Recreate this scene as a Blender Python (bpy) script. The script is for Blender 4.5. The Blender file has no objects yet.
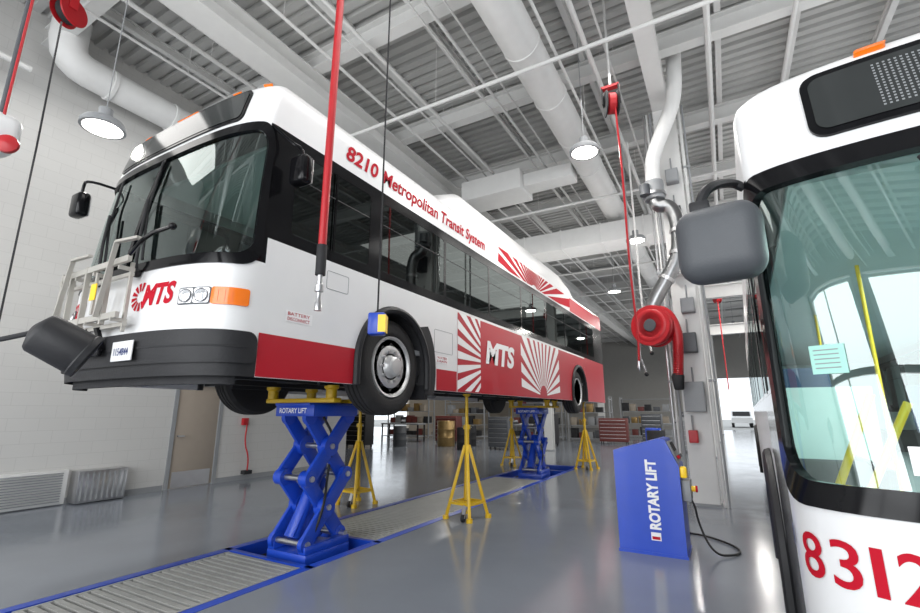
import bpy, bmesh, math, random
from mathutils import Vector, Matrix
random.seed(7)
SC=bpy.context.scene
COL=bpy.context.collection
V=Vector
# ---------------------------------------------------------------- materials
MATS={}
def mat(name,col,rough=0.5,metal=0.0,noise=0.06,nscale=6.0,bump=0.0,bscale=40.0,coat=0.0,emit=None,es=1.0,spec=0.5):
    if name in MATS: return MATS[name]
    m=bpy.data.materials.new(name); m.use_nodes=True
    nt=m.node_tree; b=nt.nodes["Principled BSDF"]
    b.inputs["Roughness"].default_value=rough; b.inputs["Metallic"].default_value=metal
    b.inputs["Coat Weight"].default_value=coat
    b.inputs["Specular IOR Level"].default_value=spec
    tc=nt.nodes.new("ShaderNodeTexCoord"); n=nt.nodes.new("ShaderNodeTexNoise")
    n.inputs["Scale"].default_value=nscale; n.inputs["Detail"].default_value=4
    nt.links.new(tc.outputs["Object"],n.inputs["Vector"])
    mx=nt.nodes.new("ShaderNodeMix"); mx.data_type='RGBA'
    c=V(col[:3])
    mx.inputs[6].default_value=(*(c*(1-noise)),1); mx.inputs[7].default_value=(*[min(1,x*(1+noise)) for x in c],1)
    nt.links.new(n.outputs["Fac"],mx.inputs[0]); nt.links.new(mx.outputs[2],b.inputs["Base Color"])
    if bump>0:
        n2=nt.nodes.new("ShaderNodeTexNoise"); n2.inputs["Scale"].default_value=bscale
        nt.links.new(tc.outputs["Object"],n2.inputs["Vector"])
        bp=nt.nodes.new("ShaderNodeBump"); bp.inputs["Strength"].default_value=bump; bp.inputs["Distance"].default_value=0.01
        nt.links.new(n2.outputs["Fac"],bp.inputs["Height"]); nt.links.new(bp.outputs["Normal"],b.inputs["Normal"])
    if emit:
        b.inputs["Emission Color"].default_value=(*emit,1); b.inputs["Emission Strength"].default_value=es
    MATS[name]=m; return m
def glass(name,tint,refl=1.0,rough=0.02,base=0.04):
    m=bpy.data.materials.new(name); m.use_nodes=True; nt=m.node_tree
    nt.nodes.clear()
    o=nt.nodes.new("ShaderNodeOutputMaterial"); t=nt.nodes.new("ShaderNodeBsdfTransparent"); g=nt.nodes.new("ShaderNodeBsdfGlossy")
    mx=nt.nodes.new("ShaderNodeMixShader"); fr=nt.nodes.new("ShaderNodeFresnel"); fr.inputs["IOR"].default_value=1.5
    ma=nt.nodes.new("ShaderNodeMath"); ma.operation='MULTIPLY_ADD'; ma.inputs[1].default_value=refl; ma.inputs[2].default_value=base
    t.inputs["Color"].default_value=(*tint,1); g.inputs["Roughness"].default_value=rough; g.inputs["Color"].default_value=(0.9,1,0.98,1)
    nt.links.new(fr.outputs[0],ma.inputs[0]); nt.links.new(ma.outputs[0],mx.inputs[0])
    nt.links.new(t.outputs[0],mx.inputs[1]); nt.links.new(g.outputs[0],mx.inputs[2]); nt.links.new(mx.outputs[0],o.inputs["Surface"])
    MATS[name]=m; return m
WHITE=mat("bus_white_paint",(0.74,0.74,0.74),0.32,noise=0.02,coat=0.1)
RED=mat("bus_red_paint",(0.42,0.010,0.022),0.34,noise=0.04,coat=0.05,spec=0.4)
REDTXT=mat("red_vinyl",(0.44,0.008,0.022),0.6,noise=0.02,spec=0.1)
WHTXT=mat("white_vinyl",(0.82,0.82,0.82),0.4,noise=0.02)
BLACK=mat("black_gloss",(0.006,0.006,0.007),0.12,noise=0.1,spec=0.22)
RUB=mat("black_rubber",(0.020,0.020,0.022),0.5,noise=0.25,bump=0.15,spec=0.3)
TYRE=mat("tyre_rubber",(0.025,0.024,0.024),0.75,noise=0.3,bump=0.4,spec=0.3)
DARK=mat("chassis_dark",(0.024,0.024,0.026),0.7,noise=0.4,bump=0.3,spec=0.3)
STEEL=mat("bright_steel",(0.50,0.50,0.51),0.3,0.9,noise=0.1)
ALU=mat("aluminium_wheel",(0.55,0.55,0.55),0.35,0.5,noise=0.12)
RACKM=mat("rack_silver_beige",(0.46,0.44,0.40),0.4,0.3,noise=0.1)
GALV=mat("galvanised_duct",(0.27,0.275,0.28),0.28,0.95,noise=0.25,nscale=12)
GREYP=mat("grey_paint",(0.26,0.27,0.28),0.5,noise=0.1)
DGREY=mat("dark_grey_plastic",(0.075,0.08,0.088),0.5,noise=0.15,bump=0.15,bscale=120,spec=0.4)
BLUE=mat("lift_blue_paint",(0.010,0.058,0.46),0.35,noise=0.08,coat=0.15)
YEL=mat("stand_yellow_paint",(0.62,0.39,0.012),0.4,noise=0.12)
YELB=mat("yellow_self_lit",(0.85,0.56,0.02),0.4,noise=0.05,emit=(0.85,0.52,0.02),es=0.15)  # slight glow mixed into the yellow so the poles stand out; not a lamp
CEILW=mat("ceiling_white_paint",(0.44,0.44,0.43),0.6,noise=0.05)
BEAMW=mat("beam_white_paint",(0.62,0.62,0.61),0.5,noise=0.05)
DUCTW=mat("duct_white_wrap",(0.70,0.70,0.69),0.5,noise=0.06,bump=0.3,bscale=8)
REDH=mat("red_hose_rubber",(0.42,0.010,0.016),0.4,noise=0.1)
AMBER=mat("amber_lens",(0.80,0.17,0.008),0.2,noise=0.1,coat=0.4,emit=(0.9,0.2,0.01),es=0.08)
LENS=mat("clear_lens",(0.75,0.77,0.8),0.08,0.5,noise=0.2,coat=1)
LENSP=mat("pale_frosted_lens",(0.5,0.52,0.54),0.35,noise=0.1)
SEATM=mat("seat_fabric_blue",(0.05,0.08,0.16),0.8,noise=0.3)
INTW=mat("bus_interior_panel",(0.66,0.76,0.76),0.5,noise=0.05)
DOORM=mat("door_beige_paint",(0.34,0.29,0.24),0.45,noise=0.05)
BRASS=mat("brass_drum",(0.30,0.20,0.08),0.35,0.6,noise=0.3)
TAN=mat("tan_wall_paint",(0.30,0.26,0.21),0.7,noise=0.1)
MUTE=mat("muted_maroon_paint",(0.13,0.03,0.025),0.5,noise=0.2)
GLASSW=glass("windscreen_glass",(0.62,0.82,0.76),1.0,0.01,0.10)
GLASSD=glass("tinted_side_glass",(0.001,0.0015,0.0015),0.45,0.02,0.035)
LAMPE=mat("lamp_glow",(1,0.98,0.95),0.3,emit=(1.0,0.97,0.9),es=8.0)
PAPER=mat("paper_pale_green",(0.36,0.66,0.58),0.7,noise=0.03)
PLATE=mat("license_plate_white",(0.75,0.75,0.75),0.35,noise=0.04)
BLUET=mat("blue_vinyl",(0.02,0.035,0.16),0.4)
DISP=mat("led_panel_black",(0.03,0.033,0.033),0.10,noise=0.1)
def floor_mat():
    m=bpy.data.materials.new("epoxy_floor"); m.use_nodes=True; nt=m.node_tree; b=nt.nodes["Principled BSDF"]
    tc=nt.nodes.new("ShaderNodeTexCoord")
    n=nt.nodes.new("ShaderNodeTexNoise"); n.inputs["Scale"].default_value=0.5; n.inputs["Detail"].default_value=6
    r=nt.nodes.new("ShaderNodeValToRGB"); r.color_ramp.elements[0].position=0.3; r.color_ramp.elements[1].position=0.75
    r.color_ramp.elements[0].color=(0.168,0.186,0.215,1); r.color_ramp.elements[1].color=(0.215,0.236,0.270,1)
    nt.links.new(tc.outputs["Object"],n.inputs["Vector"]); nt.links.new(n.outputs["Fac"],r.inputs[0]); nt.links.new(r.outputs[0],b.inputs["Base Color"])
    n2=nt.nodes.new("ShaderNodeTexNoise"); n2.inputs["Scale"].default_value=2.0
    mr=nt.nodes.new("ShaderNodeMapRange"); mr.inputs[3].default_value=0.09; mr.inputs[4].default_value=0.19
    nt.links.new(tc.outputs["Object"],n2.inputs["Vector"]); nt.links.new(n2.outputs["Fac"],mr.inputs[0]); nt.links.new(mr.outputs[0],b.inputs["Roughness"])
    n3=nt.nodes.new("ShaderNodeTexNoise"); n3.inputs["Scale"].default_value=60
    bp=nt.nodes.new("ShaderNodeBump"); bp.inputs["Strength"].default_value=0.04; bp.inputs["Distance"].default_value=0.01
    nt.links.new(tc.outputs["Object"],n3.inputs["Vector"]); nt.links.new(n3.outputs["Fac"],bp.inputs["Height"]); nt.links.new(bp.outputs["Normal"],b.inputs["Normal"])
    b.inputs["Specular IOR Level"].default_value=0.6
    return m
FLOORM=floor_mat()
def cmu_mat(name,axis,col=(0.53,0.525,0.51)):
    m=bpy.data.materials.new(name); m.use_nodes=True; nt=m.node_tree; b=nt.nodes["Principled BSDF"]
    g=nt.nodes.new("ShaderNodeNewGeometry"); s=nt.nodes.new("ShaderNodeSeparateXYZ"); c=nt.nodes.new("ShaderNodeCombineXYZ")
    nt.links.new(g.outputs["Position"],s.inputs[0]); nt.links.new(s.outputs[axis],c.inputs[0]); nt.links.new(s.outputs[2],c.inputs[1])
    br=nt.nodes.new("ShaderNodeTexBrick"); br.inputs["Scale"].default_value=1.0; br.inputs["Brick Width"].default_value=0.4; br.inputs["Row Height"].default_value=0.2
    br.inputs["Mortar Size"].default_value=0.004; br.inputs["Color1"].default_value=(*col,1); br.inputs["Color2"].default_value=(*[x*0.98 for x in col],1); br.inputs["Mortar"].default_value=(*[x*0.87 for x in col],1)
    nt.links.new(c.outputs[0],br.inputs["Vector"]); nt.links.new(br.outputs["Color"],b.inputs["Base Color"]); b.inputs["Roughness"].default_value=0.55
    return m
CMUY=cmu_mat("painted_block_wall_y",1); CMUX=cmu_mat("painted_block_wall_x",0,(0.42,0.39,0.35))
# ---------------------------------------------------------------- mesh builder
WL={}
class MB:
    def __init__(s,off=(0,0,0)):
        s.v=[]; s.f=[]; s.mi=[]; s.m=[]; s.off=V(off)
    def add(s,vs,fs,m):
        if m not in s.m: s.m.append(m)
        k=s.m.index(m); n=len(s.v)
        s.v+= [V(x)+s.off for x in vs]
        for f in fs: s.f.append([i+n for i in f]); s.mi.append(k)
        return s
    def addbm(s,bm,m):
        bm.verts.index_update()
        s.add([v.co.copy() for v in bm.verts],[[v.index for v in f.verts] for f in bm.faces],m); bm.free(); return s
    def box(s,c,size,m,rot=None,bev=0.0,seg=2):
        bm=bmesh.new(); bmesh.ops.create_cube(bm,size=1.0)
        for v in bm.verts: v.co=V((v.co.x*size[0],v.co.y*size[1],v.co.z*size[2]))
        if bev>0: bmesh.ops.bevel(bm,geom=list(bm.edges),offset=bev,segments=seg,affect='EDGES',profile=0.5)
        M=Matrix.Translation(V(c))
        if rot is not None: M=M@(rot.to_4x4())
        bm.transform(M); return s.addbm(bm,m)
    def b2(s,a,b,m,bev=0.0):
        a=V(a);b=V(b); return s.box((a+b)/2,[abs(b[i]-a[i]) for i in range(3)],m,bev=bev)
    def beam(s,p0,p1,w,h,m,up=(0,0,1),bev=0.0):
        p0=V(p0);p1=V(p1); y=(p1-p0); L=y.length; y.normalize(); x=y.cross(V(up))
        if x.length<1e-4: x=V((1,0,0))
        x.normalize(); z=x.cross(y)
        R=Matrix((x,y,z)).transposed()
        return s.box((p0+p1)/2,(w,L,h),m,rot=R,bev=bev)
    def lathe(s,prof,o,ax,m,seg=24):
        o=V(o); ax=V(ax).normalized(); a=ax.orthogonal().normalized(); b=ax.cross(a)
        vs=[];fs=[]
        for (t,r) in prof:
            for i in range(seg):
                an=2*math.pi*i/seg; vs.append(o+ax*t+(a*math.cos(an)+b*math.sin(an))*r)
        for j in range(len(prof)-1):
            for i in range(seg):
                i2=(i+1)%seg; fs.append([j*seg+i,j*seg+i2,(j+1)*seg+i2,(j+1)*seg+i])
        if prof[0][1]>1e-6: fs.append(list(range(seg))[::-1])
        if prof[-1][1]>1e-6: fs.append([(len(prof)-1)*seg+i for i in range(seg)])
        return s.add(vs,fs,m)
    def cyl(s,p0,p1,r,m,r1=None,seg=16):
        p0=V(p0);p1=V(p1); return s.lathe([(0,r),((p1-p0).length,r if r1 is None else r1)],p0,p1-p0,m,seg)
    def sph(s,c,r,m,sc=(1,1,1),seg=16):
        bm=bmesh.new(); bmesh.ops.create_uvsphere(bm,u_segments=seg,v_segments=seg//2+2,radius=r)
        for v in bm.verts: v.co=V((v.co.x*sc[0],v.co.y*sc[1],v.co.z*sc[2]))+V(c)
        return s.addbm(bm,m)
    def tube(s,pts,r,m,seg=8,closed=False,sm=0):
        pts=[V(p) for p in pts]
        for _ in range(sm):
            q=[pts[0]] if not closed else []
            n=len(pts)
            for i in range(n-1 if not closed else n):
                a=pts[i];b=pts[(i+1)%n]; q+=[a*0.75+b*0.25,a*0.25+b*0.75]
            if not closed: q.append(pts[-1])
            pts=q
        n=len(pts); vs=[];fs=[]; prev=None
        for i in range(n):
            if closed: d=pts[(i+1)%n]-pts[i-1]
            else: d=pts[min(i+1,n-1)]-pts[max(i-1,0)]
            if d.length<1e-9: d=V((0,0,1))
            d.normalize()
            a=d.orthogonal().normalized() if prev is None else (prev-d*prev.dot(d)).normalized()
            prev=a; b=d.cross(a)
            for k in range(seg):
                an=2*math.pi*k/seg; vs.append(pts[i]+(a*math.cos(an)+b*math.sin(an))*r)
        for i in range(n if closed else n-1):
            j=(i+1)%n
            for k in range(seg):
                k2=(k+1)%seg; fs.append([i*seg+k,i*seg+k2,j*seg+k2,j*seg+k])
        if not closed: fs.append(list(range(seg))[::-1]); fs.append([(n-1)*seg+k for k in range(seg)])
        return s.add(vs,fs,m)
    def prism(s,poly,o,xd,yd,depth,m):
        o=V(o);xd=V(xd);yd=V(yd);n=xd.cross(yd).normalized()
        k=len(poly); vs=[o+xd*p[0]+yd*p[1] for p in poly]+[o+xd*p[0]+yd*p[1]+n*depth for p in poly]
        fs=[list(range(k))[::-1],list(range(k,2*k))]+[[i,(i+1)%k,(i+1)%k+k,i+k] for i in range(k)]
        return s.add(vs,fs,m)
    def make(s,name,parent=None,label=None,cat=None,kind=None,group=None,sharp=35):
        me=bpy.data.meshes.new(name)
        lo=V([min(v[i] for v in s.v) for i in range(3)]); hi=V([max(v[i] for v in s.v) for i in range(3)])
        o=(lo+hi)/2
        if parent is None: o.z=lo.z
        me.from_pydata([v-o for v in s.v],[],s.f)
        for m in s.m: me.materials.append(m)
        me.polygons.foreach_set("material_index",s.mi); me.validate(); me.update()
        bm=bmesh.new(); bm.from_mesh(me); bmesh.ops.recalc_face_normals(bm,faces=bm.faces)
        bm.to_mesh(me); bm.free()
        me.polygons.foreach_set("use_smooth",[True]*len(me.polygons))
        me.set_sharp_from_angle(angle=math.radians(sharp))
        ob=bpy.data.objects.new(name,me); COL.objects.link(ob)
        WL[ob.name]=o
        if parent is not None:
            ob.parent=parent; ob.location=o-WL[parent.name]
        else: ob.location=o
        if label: ob["label"]=label
        if cat: ob["category"]=cat
        if kind: ob["kind"]=kind
        if group: ob["group"]=group
        return ob
def thing(name,label,cat,loc,group=None):
    e=bpy.data.objects.new(name,None); COL.objects.link(e); e.location=loc; e.empty_display_size=0.2
    WL[e.name]=V(loc); e["label"]=label; e["category"]=cat
    if group: e["group"]=group
    return e
def dup(o,delta,parent=None,label=None):
    c=o.copy(); COL.objects.link(c)
    WL[c.name]=WL[o.name]+V(delta)
    if parent is not None: c.parent=parent
    else: c.location=o.location+V(delta)
    if label: c["label"]=label
    for ch in list(o.children): dup(ch,delta,c)
    return c
# ---------------------------------------------------------------- text
TCACHE={}
def text_geom(body,bold=0.02):
    key=(body,bold)
    if key in TCACHE: return TCACHE[key]
    cu=bpy.data.curves.new("lettering","FONT"); cu.body=body; cu.size=1.0; cu.offset=bold; cu.resolution_u=4
    o=bpy.data.objects.new("lettering",cu); COL.objects.link(o)
    bpy.context.view_layer.update()
    dg=bpy.context.evaluated_depsgraph_get(); me=bpy.data.meshes.new_from_object(o.evaluated_get(dg))
    vs=[(v.co.x,v.co.y) for v in me.vertices]; fs=[list(p.vertices) for p in me.polygons]
    bpy.data.objects.remove(o); bpy.data.meshes.remove(me)
    mn=min(v[0] for v in vs); vs=[((x-mn)/0.70,y/0.70) for x,y in vs]
    w=max(v[0] for v in vs); TCACHE[key]=(vs,fs,w); return TCACHE[key]
def text_flat(mb,body,o,xd,yd,h,m,width=None,center=True,bold=0.02,off=0.003):
    vs,fs,w=text_geom(body,bold); o=V(o);xd=V(xd).normalized();yd=V(yd).normalized();n=xd.cross(yd)
    sx=h if width is None else width/w
    x0=-w*sx/2 if center else 0
    mb.add([o+xd*(x0+x*sx)+yd*(y*h-(h/2 if center else 0))+n*off for x,y in vs],fs,m)
# ---------------------------------------------------------------- room
Y0,Y1=-6.0,46.0
def S(mb,name): return mb.make(name,kind="structure")
ZC=8.35
TX0,TX1,TY0,TY1=-5.08,-3.72,-2.0,13.6
m=MB()
m.b2((-20.2,-6,-0.2),(TX0,46,0),FLOORM); m.b2((TX1,-6,-0.2),(14,46,0),FLOORM)
m.b2((TX0,-6,-0.2),(TX1,TY0,0),FLOORM); m.b2((TX0,TY1,-0.2),(TX1,46,0),FLOORM)
S(m,"floor")
GROUND=mat("asphalt_ground",(0.34,0.34,0.33),0.9,noise=0.1)
m=MB(); m.b2((-60,-50,-0.3),(60,-6,-0.02),GROUND); m.b2((-60,46,-0.3),(60,110,-0.02),GROUND); m.b2((14,-6,-0.3),(60,46,-0.02),GROUND)
m.make("ground",kind="structure")
GR=mat("grating_grey",(0.40,0.40,0.38),0.45,0.2,noise=0.15)
def slab(y0,y1):
    m=MB(); x0,x1=TX0+0.12,TX1-0.12
    m.b2((x0,y0,-0.06),(x1,y1,-0.035),DARK)
    n=int((y1-y0)/0.08)
    for i in range(n):
        y=y0+0.03+(y1-y0-0.06)*i/max(1,n-1)
        m.b2((x0,y-0.025,-0.035),(x1,y+0.025,-0.002),GR)
    m.b2((x0,y0,-0.03),(x0+0.03,y1,0.0),GR); m.b2((x1-0.03,y0,-0.03),(x1,y1,0.0),GR)
    return m
for i,(a,b) in enumerate([(-2.0,-0.14),(-0.1,1.74),(1.78,3.60),(4.75,6.6),(6.63,8.5),(8.53,10.5)]):
    slab(a,b).make("trench_cover",label="grey slatted metal cover panel set in the floor trench",cat="trench cover",group="slatted covers along the lift trench")
m=MB()
m.b2((TX0,TY0,-0.15),(TX0+0.10,TY1,0.004),BLUE); m.b2((TX1-0.10,TY0,-0.15),(TX1,TY1,0.004),BLUE); m.b2((TX0,TY1-0.15,-0.15),(TX1,TY1,0.004),BLUE)
m.b2((TX0,3.62,-0.15),(TX1,3.68,0.004),BLUE); m.b2((TX0,4.67,-0.15),(TX1,4.73,0.004),BLUE); m.b2((TX0,10.52,-0.15),(TX1,10.6,0.004),BLUE); m.b2((TX0,12.3,-0.15),(TX1,12.4,0.004),BLUE)
m.b2((TX0,TY0,-0.2),(TX1,TY1,-0.14),DARK)
m.make("floor_channel",label="blue painted steel channel edging the lift trench",cat="floor channel")
# walls
m=MB()
m.b2((-10,Y0,0),(-9.8,5.52,ZC+0.3),CMUY); m.b2((-10,6.6,0),(-9.8,10.6,ZC+0.3),CMUY); m.b2((-10,5.52,2.1),(-9.8,6.6,ZC+0.3),CMUY)
S(m,"wall_left")
m=MB(); m.b2((-20,10.4,0),(-10.0,10.6,ZC+0.3),CMUX); S(m,"wall_return")
m=MB(); m.b2((-20.2,10.6,0),(-20,24,ZC+0.3),TAN); m.b2((-20.2,28,0),(-20,46,ZC+0.3),TAN); m.b2((-20.2,24,4.0),(-20,28,ZC+0.3),TAN); S(m,"wall_side")
FARW=mat("far_wall_paint",(0.36,0.35,0.33),0.7)
m=MB(); m.b2((-20,45.8,0),(-1.0,46,ZC+0.3),FARW); m.b2((-1.0,45.8,4.3),(3.4,46,ZC+0.3),FARW); m.b2((3.4,45.8,0),(14,46,ZC+0.3),FARW); S(m,"wall_far")
m=MB(); m.b2((13.8,Y0,5.5),(14,46,ZC+0.3),FARW)
for y in (-5.5,3,11.5,20,28.5,37,45): m.b2((13.8,y-0.5,0),(14,y+0.5,5.5),FARW)
S(m,"wall_right")
m=MB(); m.b2((-10,-6.2,6.8),(14,-6,ZC+0.3),FARW)
for x in (-9.6,-2.6,5.2,13.6): m.b2((x-0.4,-6.2,0),(x+0.4,-6,6.8),FARW)
S(m,"wall_back")
m=MB()
for x in (-9.1,-3.1,-2.1,4.7,5.7,13.1): m.b2((x-0.14,-6.12,0),(x+0.14,-6.04,6.7),WHITE)
for x in (-6,0.4,2.6,8,10.4): m.b2((x-0.08,-6.12,0),(x+0.08,-6.04,6.7),WHITE)
for z in (1.2,4.2,6.6): m.b2((-9.2,-6.11,z-0.07),(13.2,-6.05,z+0.07),WHITE)
S(m,"reflected_door_bars")  # unseen door-frame bars added behind the camera to reflect in the windscreen
# door
m=MB(); m.b2((-9.86,5.60,0.01),(-9.81,6.52,2.04),DOORM,0.004)
d=m.make("door_1",kind="structure")
m=MB(); m.b2((-9.88,5.52,0),(-9.78,5.60,2.1),GREYP); m.b2((-9.88,6.52,0),(-9.78,6.6,2.1),GREYP); m.b2((-9.88,5.52,2.04),(-9.78,6.6,2.1),GREYP); S(m,"trim_1")
m=MB(); m.b2((-9.812,5.66,0.02),(-9.80,6.46,0.32),STEEL); m.make("kick_plate",parent=d)
m=MB(); m.cyl((-9.81,5.68,1.02),(-9.76,5.68,1.02),0.015,STEEL); m.b2((-9.775,5.67,1.0),(-9.755,5.8,1.03),STEEL); m.make("handle",parent=d)
m=MB(); m.b2((-9.80,Y0,0),(-9.785,5.5,0.1),GREYP); m.b2((-9.8,6.6,0),(-9.785,10.6,0.1),GREYP); S(m,"baseboard_left")
m=MB(); m.b2((-9.8,1.9,0.02),(-9.72,3.9,0.56),BEAMW,0.005)
for i in range(12): m.beam((-9.70,1.98,0.07+i*0.04),(-9.70,3.82,0.07+i*0.04),0.03,0.012,GREYP)
m.make("wall_vent",label="white louvred vent grille low on the block wall",cat="vent")
m=MB(); m.b2((-9.79,3.96,0.02),(-9.5,4.7,0.53),STEEL,0.01)
for i in range(9): m.b2((-9.495,4.0+i*0.08,0.06),(-9.49,4.03+i*0.08,0.49),GREYP)
m.make("wall_cabinet",label="low brushed metal slatted box against the block wall",cat="metal box")
m=MB(); m.b2((-9.8,7.1,1.2),(-9.72,7.24,1.36),REDH,0.01); m.tube([(-9.72,7.2,1.2),(-9.68,7.15,0.8),(-9.66,7.28,0.5),(-9.7,7.3,0.15)],0.016,REDH,sm=2); m.b2((-9.78,7.2,0.12),(-9.65,7.4,0.2),DARK)
m.make("wall_air_hose",label="red air hose and box mounted on the block wall",cat="hose")
for (y,z0,z1) in ((0.2,1.5,7.0),(4.4,2.6,7.0)):
    m=MB(); m.cyl((-9.78,y,z0),(-9.78,y,z1),0.014,GREYP,seg=8); m.b2((-9.8,y-0.06,z0-0.18),(-9.74,y+0.06,z0),GREYP,0.008); m.make("wall_conduit",label="thin grey conduit running up the block wall to a small box",cat="conduit",group="conduits on the block wall")
# ceiling deck
m=MB(); vs=[];fs=[];y=Y0;per=0.24;prf=[]
while y<Y1:
    prf+=[(y,ZC),(y+0.13,ZC),(y+0.155,ZC+0.075),(y+0.215,ZC+0.075)]; y+=per
for (yy,zz) in prf: vs+= [(-20.2,yy,zz),(14,yy,zz)]
for i in range(len(prf)-1): fs.append([2*i,2*i+1,2*i+3,2*i+2])
m.add(vs,fs,CEILW); m.b2((-20.2,Y0-0.2,ZC+0.12),(14,Y1,ZC+0.22),CEILW); S(m,"ceiling")
def ibeam(name,p0,p1,w,h,mt,label,group=None):
    m=MB(); p0=V(p0);p1=V(p1); t=0.03
    z=V((0,0,1))
    m.beam(p0-z*(h-t/2),p1-z*(h-t/2),w,t,mt); m.beam(p0-z*t/2,p1-z*t/2,w,t,mt); m.beam(p0-z*h/2,p1-z*h/2,0.03,h-t,mt)
    return m.make(name,label=label,cat="ceiling beam",group=group)
for x in (-8.6,-7.4,-5.2,-3.9,-2.9,-1.7,0.6,1.8,3.2,4.6,8.5,-13,-16):
    ibeam("ceiling_joist",(x,Y0,ZC),(x,Y1-0.3,ZC),0.10,0.18,BEAMW,"white steel joist under the corrugated ceiling deck","lengthwise ceiling joists")
for x,w in ((-6.3,0.5),(-0.5,0.30),(5.8,0.45)):
    ibeam("main_girder",(x,Y0,ZC-0.56),(x,Y1-0.3,ZC-0.56),w,0.45,BEAMW,"deep white steel girder running the length of the bay","main ceiling girders")
y=-3.0
while y<45:
    ibeam("cross_beam",(-9.8 if y<10 else -20,y,ZC-0.19),(13.8,y,ZC-0.19),0.22,0.36,BEAMW,"white steel cross beam spanning the bay ceiling","ceiling cross beams"); y+=2.75
ibeam("crane_beam",(-0.25,16.2,5.4),(13.8,16.2,5.4),0.25,0.42,BEAMW,"lower white steel beam crossing the neighbouring bay"); ibeam("crane_beam",(-0.25,21.5,5.0),(13.8,21.5,5.0),0.25,0.42,BEAMW,"lower white steel beam crossing the neighbouring bay")
def duct(pts,r,name,label,mt=DUCTW,ring=1.2,seg=20,sm=0):
    m=MB(); m.tube(pts,r,mt,seg=seg,sm=sm)
    for a,b in zip(pts[:-1],pts[1:]):
        a=V(a);b=V(b);L=(b-a).length;n=int(L/ring)
        for i in range(1,n+1):
            c=a+(b-a)*(i/(n+1)); d=(b-a).normalized(); m.lathe([(-0.03,r+0.001),(-0.02,r+0.012),(0.02,r+0.012),(0.03,r+0.001)],c,d,mt,seg)
    return m.make(name,label=label,cat="duct")
duct([(-2.3,Y0+0.5,7.42),(-2.3,44,7.42)],0.31,"ventilation_duct","long round white wrapped duct hung under the ceiling",ring=1.5)
m=MB(); m.tube([(-9.3,2.6,ZC-0.1),(-9.3,2.6,7.65),(-9.3,2.75,7.45),(-9.3,3.0,7.4),(-9.3,7.6,7.4)],0.27,DUCTW,seg=22,sm=1)
for y in (3.3,4.4,5.5,6.6,7.5): m.lathe([(-0.04,0.271),(-0.03,0.29),(0.03,0.29),(0.04,0.271)],(-9.3,y,7.4),(0,1,0),DUCTW,22)
m.make("wall_duct",label="fat round white duct with an elbow along the block wall",cat="duct")
m=MB(); m.tube([(-9.2,0.2,6.9),(-9.2,2.2,6.9)],0.05,BEAMW,seg=10); m.cyl((-9.2,1.0,6.9),(-9.8,1.0,6.9),0.02,GREYP,seg=8); m.make("wall_pipe",label="short white pipe bracketed to the block wall",cat="pipe")
m=MB(); m.b2((-7.5,13.2,6.35),(-0.9,14.2,6.95),DUCTW,0.03)
for i in range(6): m.b2((-7.5+i*1.2,13.18,6.33),(-7.46+i*1.2,14.22,6.97),DUCTW)
m.make("cross_duct",label="rectangular white duct crossing the bay above the raised bus",cat="duct")
m=MB(); m.b2((-5.6,10.0,7.0),(-3.9,10.9,7.55),DUCTW,0.03); m.b2((-3.9,10.2,7.1),(-2.64,10.7,7.45),DUCTW,0.03); m.make("duct_branch",label="boxy white duct branch joining the round duct",cat="duct")
for (x,z,r) in ((-4.7,7.65,0.035),(-3.35,7.6,0.03),(-4.95,7.68,0.02),(-1.4,7.5,0.045),(-7.4,7.7,0.04),(-3.1,7.66,0.018),(0.4,7.6,0.05),(1.6,7.6,0.035),(-1.15,7.62,0.02),(-5.5,7.66,0.03),(-3.6,7.66,0.018),(-8.1,7.66,0.025),(-6.9,7.66,0.02),(-1.75,7.05,0.025)):
    m=MB(); m.cyl((x,Y0,z),(x,45,z),r,BEAMW,seg=8)
    for i in range(12): m.cyl((x,-4+i*4,z),(x,-4+i*4,ZC),0.006,BEAMW,seg=6)
    m.make("ceiling_pipe",label="thin white pipe hung under the ceiling deck",cat="pipe",group="ceiling service pipes")
for (y,z) in ((6.2,6.95),(11.6,7.0),(18,7.0),(22,7.0),(26,6.9)):
    m=MB(); m.cyl((-9.8,y,z),(13.8,y,z),0.035,BEAMW,seg=10)
    for x in (-8,-4,2,6.4,10): m.cyl((x,y,z),(x,y,ZC-0.02),0.006,BEAMW,seg=6)
    m.make("cross_pipe",label="white pipe crossing the bay under the beams",cat="pipe",group="ceiling cross pipes")
def pendant(x,y,z):
    E=thing("pendant_lamp","round high bay pendant lamp with a metal shade, switched on","lamp",(x,y,z),"high bay pendant lamps")
    m=MB(); m.lathe([(0,0.235),(0.0,0.25),(0.05,0.25),(0.10,0.22),(0.14,0.12),(0.16,0.08),(0.28,0.08),(0.30,0.03)],(x,y,z),(0,0,1),GREYP,32); m.make("lamp_shade",E)
    m=MB(); m.lathe([(-0.012,0.0),(-0.010,0.16),(-0.002,0.215),(0.02,0.0)],(x,y,z),(0,0,1),LAMPE,32); m.make("lamp_lens",E)
    m=MB(); m.cyl((x,y,z+0.30),(x,y,ZC+0.02),0.007,GREYP,seg=6); m.make("lamp_cord",E)
    return E
def area(x,y,z,sx,sy,e,rot=(0,0,0),col=(1,0.98,0.95),name="bay_fill",shape='RECTANGLE'):
    l=bpy.data.lights.new(name,"AREA"); l.shape=shape; l.size=sx; l.energy=e; l.color=col
    if shape=='RECTANGLE': l.size_y=sy
    o=bpy.data.objects.new(name,l); o.location=(x,y,z); o.rotation_euler=rot; COL.objects.link(o)
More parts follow.
